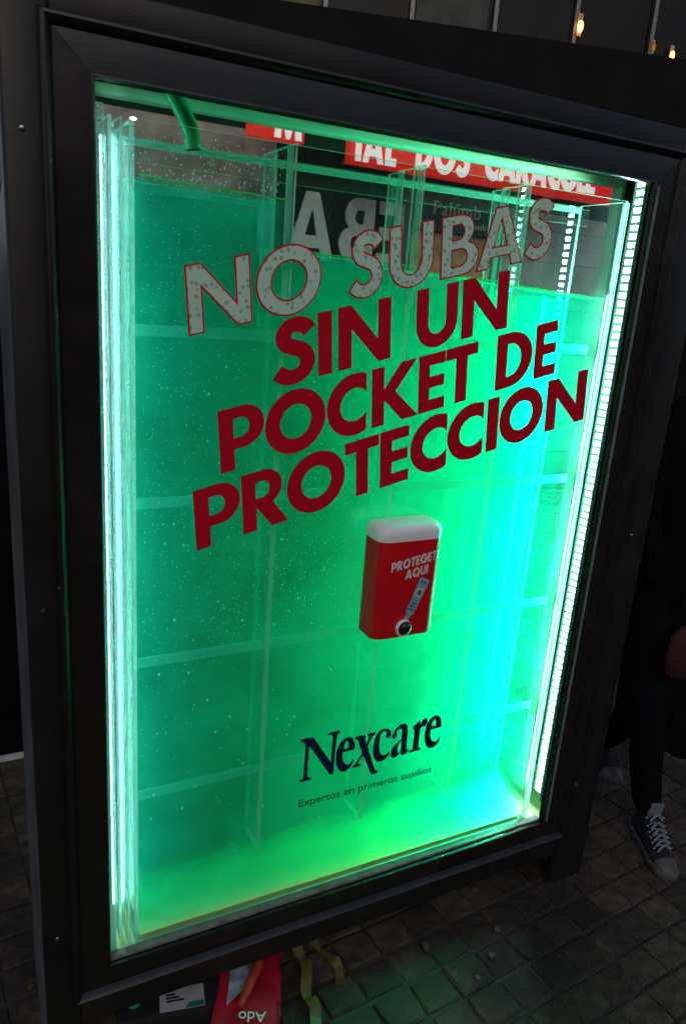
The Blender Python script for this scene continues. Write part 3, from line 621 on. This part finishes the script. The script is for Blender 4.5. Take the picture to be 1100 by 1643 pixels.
fill([[bq(.006,-.009), bq(0,-.004), bq(0,.006), bq(.006,.0115), bq(.084,.0125), bq(.087,.010), bq(.087,-.010), bq(.084,-.0125)]], pf(.0004), 'printed_bottle', print_teal, disp, cut=.003)
fill([[bq(-.019,-.0055), bq(-.019,.0055), bq(-.001,.005), bq(-.001,-.005)]], pf(.0004), 'printed_cap', print_teal, disp, cut=.003)
c0 = bq(.055, 0); fill([[(c0[0]+.0085*math.cos(t*.35), c0[1]+.0095*math.sin(t*.35)) for t in range(18)]], pf(.0012), 'printed_badge', print_white, disp, cut=.003)
fill([[(c0[0]+.006*math.cos(t*.35), c0[1]+.007*math.sin(t*.35)) for t in range(18)]], pf(.0022), 'printed_leaf', print_green, disp, cut=.003)
for s0, s1, ww in ((.012, .017, .009), (.020, .024, .008), (.027, .031, .007), (.034, .037, .005)):
    fill([[bq(s0,-ww), bq(s0,ww), bq(s1,ww), bq(s1,-ww)]], pf(.0012), 'printed_stripe', print_blue, disp, cut=.003)
fill([[bq(.076,-.009), bq(.076,.009), bq(.082,.009), bq(.082,-.009)]], pf(.0012), 'printed_stripe', print_blue, disp, cut=.003)
bm = bmesh.new()
rings = []
for r, d in ((.0185, .001), (.0190, -.004), (.0175, -.007), (.0150, -.007)):
    rings.append([tuple(wrap(.047+r*math.cos(t*math.pi/12), .697+r*1.05*math.sin(t*math.pi/12), -d)) for t in range(24)])
loft(bm, rings, caps=False); fin(bm, 'outlet_ring', disp_white, disp, smooth=50)
bm = bmesh.new(); rings = []
for r, d in ((.0150, 0), (.0150, .006), (.0125, .012), (.006, .015), (.001, .0155)):
    rings.append([tuple(wrap(.050+r*math.cos(t*math.pi/12), .699+r*math.sin(t*math.pi/12), d)) for t in range(24)])
loft(bm, rings); fin(bm, 'push_button', nozzle_black, disp, smooth=50)

# =================================================================== STREET BEHIND
wall_dark = pbr('wall_dark', (.0055, .006, .0065), .7, var=.4, scale=2, spec=.08)
wall_pink = pbr('wall_pink', (.30, .225, .21), .8, var=.6, scale=5, bump=.4)
shutter_m = pbr('shutter', (.40, .43, .45), .6, 0, var=.25, scale=3)
blue_sign = pbr('blue_sign', (.022, .05, .085), .3, var=.2)
red_sign = pbr('red_sign', (.62, .012, .012), .4, var=.1, emit=(1, .02, .015), estr=.32)
white_sign = pbr('white_sign', (.85, .85, .82), .4, var=.05, emit=(1, .97, .92), estr=.42)
pale_letter = pbr('pale_letter', (.50, .60, .58), .6, var=.15)
frame_m = pbr('window_frame', (.12, .12, .12), .4, .5, var=.3)
dark_glass = pbr('dark_glass', (.008, .008, .008), .12, var=.5, scale=1.5, spec=.12)
lit_orange = emis('lamp_orange', (1, .42, .08), 9)
warm_m = pbr('warm_interior', (.45, .28, .14), .7, var=.5, scale=6, emit=(1, .5, .2), estr=.03)

shop = empty('shop_building', (3.6, 5.1, G), 'dark shopfront row behind the advertising case', 'building')
box('wall', (-.5, 5.25, G), (9.2, 7.0, 2.95), wall_dark, shop)
box('plaster_panel', (-.4, 5.21, G+.001), (2.36, 5.26, 2.60), wall_pink, shop)
box('dark_panel', (2.37, 5.19, 1.0), (3.62, 5.255, 2.36), wall_dark, shop)
box('lit_window', (3.76, 5.20, 1.35), (4.72, 5.25, 1.98), warm_m, shop)
for k in range(16): box('shutter_slat', (4.83, 5.20-(k % 2)*.006, G+.02+k*.158), (6.6, 5.25, G+.175+k*.158), shutter_m, shop)
for x in (3.70, 4.775, 6.66): box('pilaster', (x-.05, 5.17, G), (x+.05, 5.258, 2.5), frame_m, shop)
def sign_letters(chars, x0, z0, h, gap, sx, y, m, parent, mirror=(), sl=0):
    x = x0
    for i, ch in enumerate(chars):
        if ch == ' ': x += h*.35*sx; continue
        wd, pl = GLY[ch]; ww = wd*h*sx
        P = [[((wd-px if i in mirror else px)*h*sx, py*h) for px, py in q] for q in pl]; xx = x
        fill(P, lambda a, b, d: Vector((xx+a, y+d*30, z0+b+sl*(xx-x0))), 'letter', m, parent)
        x += ww+gap
sg = empty('red_shop_sign', (4.1, 4.55, 2.2), 'long red shop sign with large white letters above the shops', 'sign')
box('panel', (2.70, 4.50, 2.355), (5.75, 4.60, 2.78), red_sign, sg, bev=.006)
sign_letters('IAL', 2.74, 2.375, .29, .02, .64, 4.493, white_sign, sg)
sign_letters('DOS', 3.30, 2.385, .29, .02, .68, 4.493, white_sign, sg)
sign_letters('CARACOLE', 4.00, 2.40, .29, .012, .64, 4.493, white_sign, sg, sl=.02)
box('bracket', (3.0, 4.6, 2.45), (3.05, 5.25, 2.50), frame_m, sg); box('bracket', (5.4, 4.6, 2.45), (5.45, 5.25, 2.50), frame_m, sg)
sg2 = empty('red_shop_sign', (2.0, 4.55, 2.2), 'shorter red sign panel ending left of the dark gap', 'sign')
box('panel', (1.86, 4.50, 2.43), (2.30, 4.60, 2.74), red_sign, sg2, bev=.006)
sign_letters('M', 2.05, 2.445, .25, .02, .8, 4.493, white_sign, sg2)
box('bracket', (2.24, 4.6, 2.64), (2.28, 5.25, 2.69), frame_m, sg2)
ab = empty('pale_sign_letters', (2.9, 5.1, 1.6), 'large pale letters A and reversed B standing on the dark shop panel', 'sign')
sign_letters('ABE', 2.47, 1.63, .56, .05, .82, 5.17, pale_letter, ab, mirror=(1, 2))
box('rail', (2.40, 5.175, 1.60), (3.60, 5.186, 1.625), frame_m, ab)
bs = empty('blue_shop_sign', (4.3, 5.1, 2.0), 'dark blue shop sign with thin white lettering', 'sign')
box('panel', (3.77, 5.10, 2.00), (4.72, 5.16, 2.33), blue_sign, bs, bev=.005)
text('Palúmb', lambda x, y, d: Vector((3.90+x, 5.094+d*20, 2.135+y)), 'sign_lettering', pale_letter, bs, size=.175, spacing=1.1)
text('te queda', lambda x, y, d: Vector((4.28+x, 5.094+d*20, 2.045+y)), 'sign_lettering', pale_letter, bs, size=.075)

# office building with glazed upper storey, set at an angle
off = empty('glazed_building', (6.66, 7.385, G), 'dark building with glazed upper floor across the street', 'building', rz=math.atan2(-1.23, 4.0))
def lbox(name, a, b, m, parent=off, bev=0): return box(name, a, b, m, parent, bev=bev, loc=(0, 0, 0))
ZW = 4.64-G
lbox('fascia', (-7.5, 0, 0), (6.5, 1.2, ZW), wall_dark)
lbox('upper_wall', (-7.5, .35, ZW), (6.5, 1.2, ZW+3.2), wall_dark)
for k in range(-6, 6):
    p_ = lbox('window_pane', (k*1.08-.49, .12, ZW+.03), (k*1.08+.53, .135, ZW+1.05), dark_glass)
    lbox('window_mullion', (k*1.08-.55, .06, ZW), (k*1.08-.50, .16, ZW+1.1), frame_m)
    q_ = lbox('window_pane', (k*1.08-.49, .12, ZW+1.16), (k*1.08+.53, .135, ZW+2.6), dark_glass)
lbox('transom', (-7.5, .055, ZW+1.075), (6.5, .165, ZW+1.145), frame_m)
lbox('curtain', (-3.4, .10, ZW+.03), (-2.75, .118, ZW+.95), pbr('curtain', (.09, .08, .04), .8, var=.4, scale=5))
lbox('curtain', (-1.55, .10, ZW+.03), (-.62, .118, ZW+.95), pbr('curtain_grey', (.04, .042, .04), .8, var=.4, scale=5))
def wall_lamp(x, z, r, lab, dim=1):
    L = empty('wall_lamp', (6.66, 7.385, G), lab, 'lamp', 'orange lamps in the glazed upper floor', rz=off.rotation_euler.z)
    bm = bmesh.new(); bmesh.ops.create_uvsphere(bm, u_segments=12, v_segments=8, radius=r, matrix=Matrix.Translation((x, .02, ZW+z)) @ Matrix.Diagonal((.8, .8, 1.5, 1)))
    fin(bm, 'bulb', lit_orange if dim == 1 else emis('lamp_faint', (1, .36, .06), .35), L, smooth=60, loc=(0, 0, 0))
    bm = bmesh.new(); add_tube(bm, [(x, .02, ZW+z+r*1.4), (x, .03, ZW+z+r*2.4), (x, .09, ZW+z+r*3)], r*.25, 8); add_box(bm, (x-r*.7, .045, ZW+z-r*2.2), (x+r*.7, .06, ZW+z+r*3.4))
    fin(bm, 'lamp_bracket', warm_m, L, loc=(0, 0, 0))
wall_lamp(.60, .20, .046, 'brightest orange lamp beside a window mullion'); wall_lamp(1.66, .09, .028, 'faint small orange lamp between two brighter ones', .12); wall_lamp(1.94, .03, .036, 'rightmost orange lamp at the edge of the picture')

far = empty('street_block', (0, -13.5, G), 'brown street block facing the case from across the street', 'building')
block_m = pbr('block_wall', (.11, .095, .08), .8, var=.3, scale=1.5)
box('wall', (-26, -14.6, G), (28, -13.5, 6.2), block_m, far)
for k in range(17):
    for z in (.6, 3.7): box('window', (-24+k*3, -13.49, z), (-22.4+k*3, -13.44, z+1.7), dark_glass, far)
# dark cabinet to the left behind the case
kb = empty('street_cabinet', (-.6, 1.5, G), 'dark street cabinet with pale base edge left of the case', 'cabinet')
box('cabinet_body', (-1.3, 1.2, G+.012), (-.062, 1.9, 1.42), pbr('cabinet_paint', (.004, .004, .004), .8, var=.4, spec=.05), kb, bev=.01)
box('base_edge', (-1.32, 1.186, G), (-.058, 1.199, G+.018), pbr('base_edge', (.5, .5, .5), .5), kb)
bb = empty('signboard', (-.7, 2.6, G), 'pale blue signboard on a post behind the dark cabinet', 'sign')
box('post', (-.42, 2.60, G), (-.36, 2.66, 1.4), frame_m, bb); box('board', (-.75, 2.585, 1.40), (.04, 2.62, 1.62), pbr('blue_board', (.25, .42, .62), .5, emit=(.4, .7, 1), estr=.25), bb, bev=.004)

# =================================================================== PERSON WALKING PAST
jeans = pbr('jeans', (.0045, .005, .008), .9, spec=.1, var=.35, scale=60, bump=.4, bscale=200)
coat_m = pbr('coat', (.0035, .0035, .004), .9, spec=.1, var=.3, scale=30)
skin_m = pbr('skin', (.42, .25, .18), .5, var=.08)
hair_m = pbr('hair', (.02, .013, .01), .6, var=.3)
canvas = pbr('canvas', (.010, .011, .018), .8, var=.3, scale=80, bump=.4, bscale=500)
rubber_w = pbr('rubber_white', (.09, .087, .083), .5, var=.25, scale=40)
lace_m = pbr('lace', (.17, .19, .25), .7, var=.2, scale=60)
person = empty('person', (1.70, .12, G), 'person in dark coat, jeans and laced canvas shoes walking past', 'person')
def skin_mesh(name, V, E_, root, mats, parent, sub=2):
    me = bpy.data.meshes.new(name); me.from_pydata([v[:3] for v in V], E_, []); o = link(name, me, mats, parent)
    sk = o.modifiers.new('skin', 'SKIN'); ss = o.modifiers.new('sub', 'SUBSURF'); ss.levels = sub; ss.render_levels = sub
    if not me.skin_vertices: me.attributes.new if False else None
    lay = me.skin_vertices[0].data
    for i, v in enumerate(V):
        r = v[3]; lay[i].radius = (r, r) if not isinstance(r, tuple) else r; lay[i].use_root = (i == root)
    bpy.context.view_layer.update()
    m2 = bpy.data.meshes.new_from_object(o.evaluated_get(bpy.context.evaluated_depsgraph_get()))
    o.modifiers.clear(); o.data = m2
    for p in m2.polygons: p.use_smooth = True
    return o
V = [(1.70,.13,.66,.13),(1.705,.125,.80,.125),(1.705,.12,.98,.145),(1.705,.12,1.10,.11),(1.705,.115,1.19,.052),(1.705,.105,1.27,.07),(1.705,.10,1.37,.095),(1.705,.105,1.44,.06),
     (1.63,.13,.60,.088),(1.585,.06,.25,.060),(1.645,.06,-.02,.050),(1.69,.06,-.155,.045),
     (1.775,.14,.60,.088),(1.79,.20,.22,.062),(1.80,.31,-.02,.052),(1.81,.385,-.13,.043),
     (1.54,.125,1.07,.055),(1.51,.17,.84,.043),(1.585,.12,.66,.034),(1.615,.10,.62,.03),
     (1.87,.125,1.07,.055),(1.92,.13,.82,.043),(1.93,.05,.62,.034),(1.93,.03,.57,.03)]
E_ = [(0,1),(1,2),(2,3),(3,4),(4,5),(5,6),(6,7),(0,8),(8,9),(9,10),(10,11),(0,12),(12,13),(13,14),(14,15),(3,16),(16,17),(17,18),(18,19),(3,20),(20,21),(21,22),(22,23)]
body = skin_mesh('body', V, E_, 0, [jeans], person)
me = body.data; me.materials.clear(); me.materials.append(jeans); me.materials.append(skin_m)
for p in me.polygons:
    c = p.center; p.material_index = 1 if c.z > 1.15 or (c.z < .60 and (c.x < 1.52 and c.z > .5 or c.x > 1.90 and c.z > .5)) else 0
# face and hair
bm = bmesh.new(); bmesh.ops.create_uvsphere(bm, u_segments=20, v_segments=12, radius=.108, matrix=Matrix.Translation((1.705, .122, 1.40)) @ Matrix.Diagonal((.95, .95, 1.05, 1)))
for v in bm.verts:
    if v.co.y < .06 and v.co.z < 1.44: v.co.y = max(v.co.y, .06)
    if v.co.z < 1.30: v.co.z = 1.30
fin(bm, 'hair', hair_m, person, smooth=60)
for sx in (-.032, .032):
    bm = bmesh.new(); bmesh.ops.create_uvsphere(bm, u_segments=8, v_segments=6, radius=.011, matrix=Matrix.Translation((1.705+sx, .022, 1.365))); fin(bm, 'eye', hair_m, person, smooth=60)
bm = bmesh.new(); loft(bm, [[(1.705+a, y, z) for a, y in ((-.006, .02), (.006, .02), (0, .02-d))] for z, d in ((1.37, .006), (1.345, .02), (1.33, .024), (1.322, .01))]); fin(bm, 'nose', skin_m, person, smooth=60)
box('mouth', (1.685, .022, 1.297), (1.725, .034, 1.304), disp_red, person, bev=.002)
def hand(x, y, z, s):
    Vh = [(x, y, z, .022), (x, y-.012, z-.05, (.034, .016)), (x, y-.02, z-.085, (.036, .014))]; Eh = [(0, 1), (1, 2)]
    for i, (dx, l) in enumerate(((-.028, .055), (-.010, .068), (.010, .064), (.027, .05))):
        b = len(Vh); Vh += [(x+dx, y-.026, z-.105, .0095), (x+dx, y-.022, z-.105-l*.5, .009), (x+dx, y-.002, z-.105-l*.9, .0075)]; Eh += [(2, b), (b, b+1), (b+1, b+2)]
    b = len(Vh); Vh += [(x-s*.034, y-.035, z-.055, .011), (x-s*.038, y-.050, z-.085, .0085)]; Eh += [(1, b), (b, b+1)]
    skin_mesh('hand', Vh, Eh, 0, [skin_m], person, 1)
hand(1.62, .09, .60, -1); hand(1.93, .03, .57, 1)
# coat: lofted shell, open at the front hem
bm = bmesh.new(); rings = []
for z, cx, rx, ry in ((.085, 1.79, .165, .165), (.30, 1.765, .165, .16), (.55, 1.74, .175, .155), (.72, 1.72, .165, .145), (.85, 1.71, .155, .13), (1.00, 1.705, .19, .14), (1.09, 1.705, .205, .12), (1.145, 1.705, .15, .09), (1.19, 1.705, .075, .075)):
    rings.append([(cx+rx*math.cos(2*math.pi*k/28)*(1+.03*math.sin(k*3+z*9)), .125+ry*math.sin(2*math.pi*k/28)*(1+.03*math.cos(k*5+z*7)), z+(.012*math.sin(k*2.3) if z < .1 else 0)) for k in range(28)])
loft(bm, rings, caps=False); fin(bm, 'coat', coat_m, person, smooth=70)
for s, pts in ((-1, [V[16], V[17], V[18]]), (1, [V[20], V[21], V[22]])):
    bm = bmesh.new(); P = cat_rom([(1.705+s*.12, .12, 1.10)]+[p[:3] for p in pts], 6); add_tube(bm, P, [.075-.022*i/len(P) for i in range(len(P))], 14); fin(bm, 'coat_sleeve', coat_m, person, smooth=70)
# canvas shoes
def shoe(ax, ay, az, heading, pitch, detail):
    T = Matrix.Translation((ax, ay, az)) @ Matrix.Rotation(heading, 4, 'Z') @ Matrix.Rotation(pitch, 4, 'X') @ Matrix.Scale(.88, 4)     # local: toe along -y, sole at z = 0
    def tf(p): return T @ Vector(p)
    sec = [(.078, .026, .0), (.070, .033, 0), (.04, .036, 0), (0, .034, 0), (-.05, .037, 0), (-.10, .044, 0), (-.14, .044, 0), (-.17, .036, 0), (-.188, .018, 0)]
    def ring(grow, z): return [tf((hw+grow, y-(grow if y < -.18 else 0), z)) for y, hw, _ in sec]+[tf((-hw-grow, y, z)) for y, hw, _ in sec[::-1]]
    bm = bmesh.new(); loft(bm, [ring(-.002, 0), ring(.002, .004), ring(.003, .024), ring(.0, .027)]); sole = fin(bm, 'shoe', rubber_w, person, smooth=40)
    bm = bmesh.new(); rr = []
    for y, hw, ht in ((.078, .024, .085), (.066, .031, .125), (.03, .035, .15), (-.005, .035, .150), (-.035, .036, .105), (-.07, .040, .082), (-.105, .043, .066), (-.14, .041, .052), (-.168, .033, .042), (-.184, .018, .034)):
        rr.append([tf((hw*math.cos(math.pi*k/12)*(1 if math.sin(math.pi*k/12) < .7 else 1), y, .024+(ht-.024)*math.sin(math.pi*k/12)**.75)) for k in range(13)])
    loft(bm, rr); up_ = fin(bm, 'shoe_upper', canvas, sole, smooth=60); up_.location = (0, 0, 0)
    bm = bmesh.new(); rr = []
    for y, hw, ht in ((-.138, .0425, .0545), (-.150, .0405, .0515), (-.168, .035, .0445), (-.180, .026, .0385), (-.188, .017, .033)):
        rr.append([tf((hw*math.cos(math.pi*k/12), y, .022+(ht-.022)*math.sin(math.pi*k/12)**.75)) for k in range(13)])
    loft(bm, rr); tcp = fin(bm, 'toe_cap', rubber_w, sole, smooth=60); tcp.location = (0, 0, 0)
    if detail:
        for i in range(6):
            y = -.022-.0165*i; z = .136-.0125*i if i else .135; z = [.139, .119, .106, .097, .0885, .080][i]; hw = .024
            for s in (-1, 1):
                bm = bmesh.new(); add_tube(bm, cat_rom([tf((s*hw, y, z-.010)), tf((s*hw*.4, y-.004, z+.002)), tf((-s*hw*.4, y-.013, z-.001)), tf((-s*hw, y-.0165, z-.017))], 4), .0034, 6, flat=.6)
                l = fin(bm, 'lace', lace_m, sole, smooth=60); l.location = (0, 0, 0)
                bm = bmesh.new(); add_tube(bm, [tf((s*(hw+.006)+.0045*math.cos(t*math.pi/4), y+.0045*math.sin(t*math.pi/4), z-.0125)) for t in range(9)], .0014, 5)
                l = fin(bm, 'eyelet', steel, sole); l.location = (0, 0, 0)
    bm = bmesh.new(); b0 = [tf((.0245, -.015, .128)), tf((-.0245, -.015, .128)), tf((-.022, -.026, .185)), tf((.022, -.026, .185))]
    b1 = [p+T.to_3x3() @ Vector((0, .006, 0)) for p in b0]; loft(bm, [b0, b1]); l = fin(bm, 'shoe_tongue', lace_m if detail else canvas, sole); l.location = (0, 0, 0)
shoe(1.672, .030, G, R(-24), 0, True)
shoe(1.80, .37, G+.03, R(-27), R(-12), False)
# bag carried at the side
bag = empty('red_bag', (1.60, -.02, .39), 'dark red cloth bag hanging at the side of the walking person', 'bag')
bm = bmesh.new(); rings = []
for z, s in ((.39, .6), (.41, .95), (.47, 1.05), (.52, .95), (.555, .5)):
    rings.append([(1.60+.085*s*math.cos(2*math.pi*k/20)*(1+.08*math.sin(k*2+z*30)), -.02+.030*s*math.sin(2*math.pi*k/20)*(1+.25*math.cos(k*3+z*40)), z) for k in range(20)])
loft(bm, rings); fin(bm, 'bag_body', pbr('bag_red', (.04, .003, .0035), .8, var=.4, scale=25), bag, smooth=70)
bm = bmesh.new(); add_tube(bm, cat_rom([(1.56, -.02, .545), (1.575, .01, .62), (1.60, .02, .63), (1.635, -.02, .545)], 6), .006, 8); fin(bm, 'bag_handle', coat_m, bag, smooth=60)

# =================================================================== TOOLS UNDER THE CASE
def lumpy(name, x, y, z, sx, sy, sz, rz, mats, parent, seed, amp=.12, cuts=3):
    bm = bmesh.new(); add_box(bm, (-sx/2, -sy/2, 0), (sx/2, sy/2, sz)); bmesh.ops.subdivide_edges(bm, edges=bm.edges[:], cuts=cuts, use_grid_fill=True)
    rd = random.Random(seed); T = Matrix.Translation((x, y, z)) @ Matrix.Rotation(rz, 4, 'Z')
    for v in bm.verts:
        k = Vector((rd.uniform(-1, 1)*sx, rd.uniform(-1, 1)*sy, rd.uniform(-1, 1)*sz))*amp*.5
        v.co += k if v.co.z > .004 else Vector((k.x, k.y, 0)); v.co = T @ v.co
    return fin(bm, name, mats, parent, smooth=50)
rbx = empty('red_printed_bag', (.36, .0, G), 'red plastic bag with pale print lying under the case', 'bag')
lumpy('bag_body', .315, .015, G+.001, .14, .30, .055, R(-24), pbr('bag_plastic', (.42, .010, .025), .4, var=.35, scale=14, bump=.6, bscale=40), rbx, 3, .13, 7)
def on_bag(x, y, d): return Vector((.318, .0, G+.0640+d)) + Matrix.Rotation(R(-24), 3, 'Z') @ Vector((x, y, 0))
fill([[(-.055,-.06), (-.02,-.02), (.01,.09), (-.02,.13), (-.055,.06)]], on_bag, 'printed_stripe', pbr('print_pale', (.30, .42, .46), .5, var=.6, scale=30), rbx)
fill([[(-.02,.07), (.0,.055), (.02,.075), (.015,.11), (-.012,.115)]], lambda x, y, d: on_bag(x, y, d)+Vector((0, 0, .001)), 'printed_patch', pbr('print_patch', (.5, .55, .6), .5, var=.8, scale=40), rbx)
text('Ado', lambda x, y, d: on_bag(.035-x, -.075-y, d), 'printed_word', print_white, rbx, size=.036)
kt = empty('black_tool_box', (.2, .05, G), 'black tool box with white label under the case', 'tool box')
bm = bmesh.new(); add_box(bm, (-.13, -.06, 0), (.13, .06, .052), .006); T = Matrix.Translation((.150, .06, G+.001)) @ Matrix.Rotation(R(-12), 4, 'Z')
for v in bm.verts: v.co = T @ v.co
tb = fin(bm, 'box_shell', pbr('tool_black', (.018, .018, .02), .35, var=.2), kt, smooth=40)
def on_box(x, y, d): return T @ Vector((x, y, .0527+d))
fill([[(-.035,-.052), (.065,-.052), (.065,.005), (-.035,.005)]], on_box, 'white_label', pbr('label_white', (.38, .40, .42), .5, var=.2), kt)
fill([[(.02,-.051), (.063,-.051), (.063,-.038), (.03,-.038)]], lambda x, y, d: on_box(x, y, d+.0008), 'green_print', print_green, kt)
for k in range(3): fill([[(-.02,-.03+k*.008), (.02-.01*k,-.03+k*.008), (.02-.01*k,-.026+k*.008), (-.02,-.026+k*.008)]], lambda x, y, d: on_box(x, y, d+.0008), 'printed_line', black_vinyl, kt)
pl_ = empty('orange_pliers', (.30, .06, G), 'orange red handled pliers and straps on the red bag', 'pliers')
orange_m = pbr('orange_rubber', (.42, .05, .02), .45, var=.2, scale=30)
for pts, r in (([(.215,.115,G+.085),(.26,.105,G+.098),(.30,.085,G+.100),(.345,.075,G+.085)], .011), ([(.345,.075,G+.085),(.35,.04,G+.082),(.31,-.01,G+.082),(.27,-.05,G+.07)], .010)):
    bm = bmesh.new(); P = cat_rom(pts, 6); add_tube(bm, P, [r*(.7+.5*math.sin(math.pi*i/len(P))) for i in range(len(P))], 10); fin(bm, 'handle', orange_m, pl_, smooth=70)
bm = bmesh.new(); bmesh.ops.create_uvsphere(bm, u_segments=14, v_segments=8, radius=.022, matrix=Matrix.Translation((.333, .082, G+.092)) @ Matrix.Diagonal((1.1, .9, .6, 1))); fin(bm, 'joint', orange_m, pl_, smooth=60)
bm = bmesh.new(); add_tube(bm, cat_rom([(.33, .03, G+.085), (.36, .04, G+.088), (.42, .06, G+.085), (.50, .10, G+.06), (.56, .14, G+.02)], 6), .0035, 8)
tag(fin(bm, 'black_cable', dark_rubber, None, smooth=60), 'thin black cable crossing the red bag', 'cable')
def ribbon(name, pts, wd, m):
    bm = bmesh.new(); P = cat_rom(pts, 6); prev = None; rd = random.Random(2)
    rings = []
    for i, p in enumerate(P):
        t = (P[min(i+1, len(P)-1)]-P[max(i-1, 0)]).normalized(); s = t.cross(Vector((0, 0, 1))).normalized()*wd/2; nn = Vector((0, 0, .0015))
        wob = .009*math.sin(i*.7)+.004*math.sin(i*1.9)
        rings.append([p+s+nn, p+s-nn, p-s-nn+Vector((0, 0, wob)), p-s+nn+Vector((0, 0, wob))])
    loft(bm, rings); return fin(bm, name, m, None, smooth=50)
ymat = pbr('yellow_webbing', (.085, .068, .006), .6, var=.35, scale=50)
tag(ribbon('yellow_strap', [(.455, .13, G+.075), (.468, .09, G+.082), (.452, .05, G+.062), (.462, .01, G+.045), (.440, -.04, G+.022), (.445, -.08, G+.014), (.425, -.13, G+.006)], .026, ymat), 'broad yellow strap hanging beside the red bag', 'strap')
tag(ribbon('yellow_strap', [(.49, .10, G+.05), (.52, .05, G+.03), (.545, .0, G+.012), (.53, -.045, G+.006)], .022, ymat), 'short yellow strap end curling to the right', 'strap')
gb = empty('green_bottle', (.06, .06, G), 'small green bottle beside the black tool box', 'bottle')
bm = bmesh.new(); loft(bm, [[(.058+r*math.cos(k*math.pi/8), .065+r*math.sin(k*math.pi/8), G+z) for k in range(16)] for r, z in ((.014, 0), (.016, .004), (.016, .055), (.013, .065), (.007, .07))]); fin(bm, 'bottle_body', pbr('green_plastic', (.01, .30, .16), .35), gb, smooth=40)
bm = bmesh.new(); loft(bm, [[(.058+r*math.cos(k*math.pi/8), .065+r*math.sin(k*math.pi/8), G+z) for k in range(16)] for r, z in ((.0085, .070), (.0085, .082), (.007, .084))]); fin(bm, 'bottle_cap', print_white, gb, smooth=40)
# litter on the paving
lit = pbr('litter_pale', (.07, .07, .065), .7, var=.4, scale=60); rd = random.Random(11)
LIT = [(.79, -.03, .016, 'pale triangular scrap of paper on the dark paving'), (1.03, .08, .012, 'round pale pebble near the right post'), (1.00, -.06, .013, 'small grey flake on the dark paving'), (.935, -.12, .014, 'pale chewed scrap on the wet paving'), (.86, -.16, .010, 'small white crumb near the middle of the paving'), (-.145, .245, .012, 'yellow scrap on the paving left of the case'), (-.11, .03, .020, 'white scrap beside the foot of the left post')]
for i, (x, y, s, lb) in enumerate(LIT):
    bm = bmesh.new(); n = 6; c = [(x+s*math.cos(k*2*math.pi/n)*rd.uniform(.5, 1), y+s*math.sin(k*2*math.pi/n)*rd.uniform(.5, 1)) for k in range(n)]
    loft(bm, [[(a, b, G+.0005) for a, b in c], [(a, b, G+.003+rd.uniform(0, .003)) for a, b in c]])
    tag(fin(bm, 'litter_scrap', ymat if 'yellow' in lb else lit), lb, 'litter', 'litter on the paving')
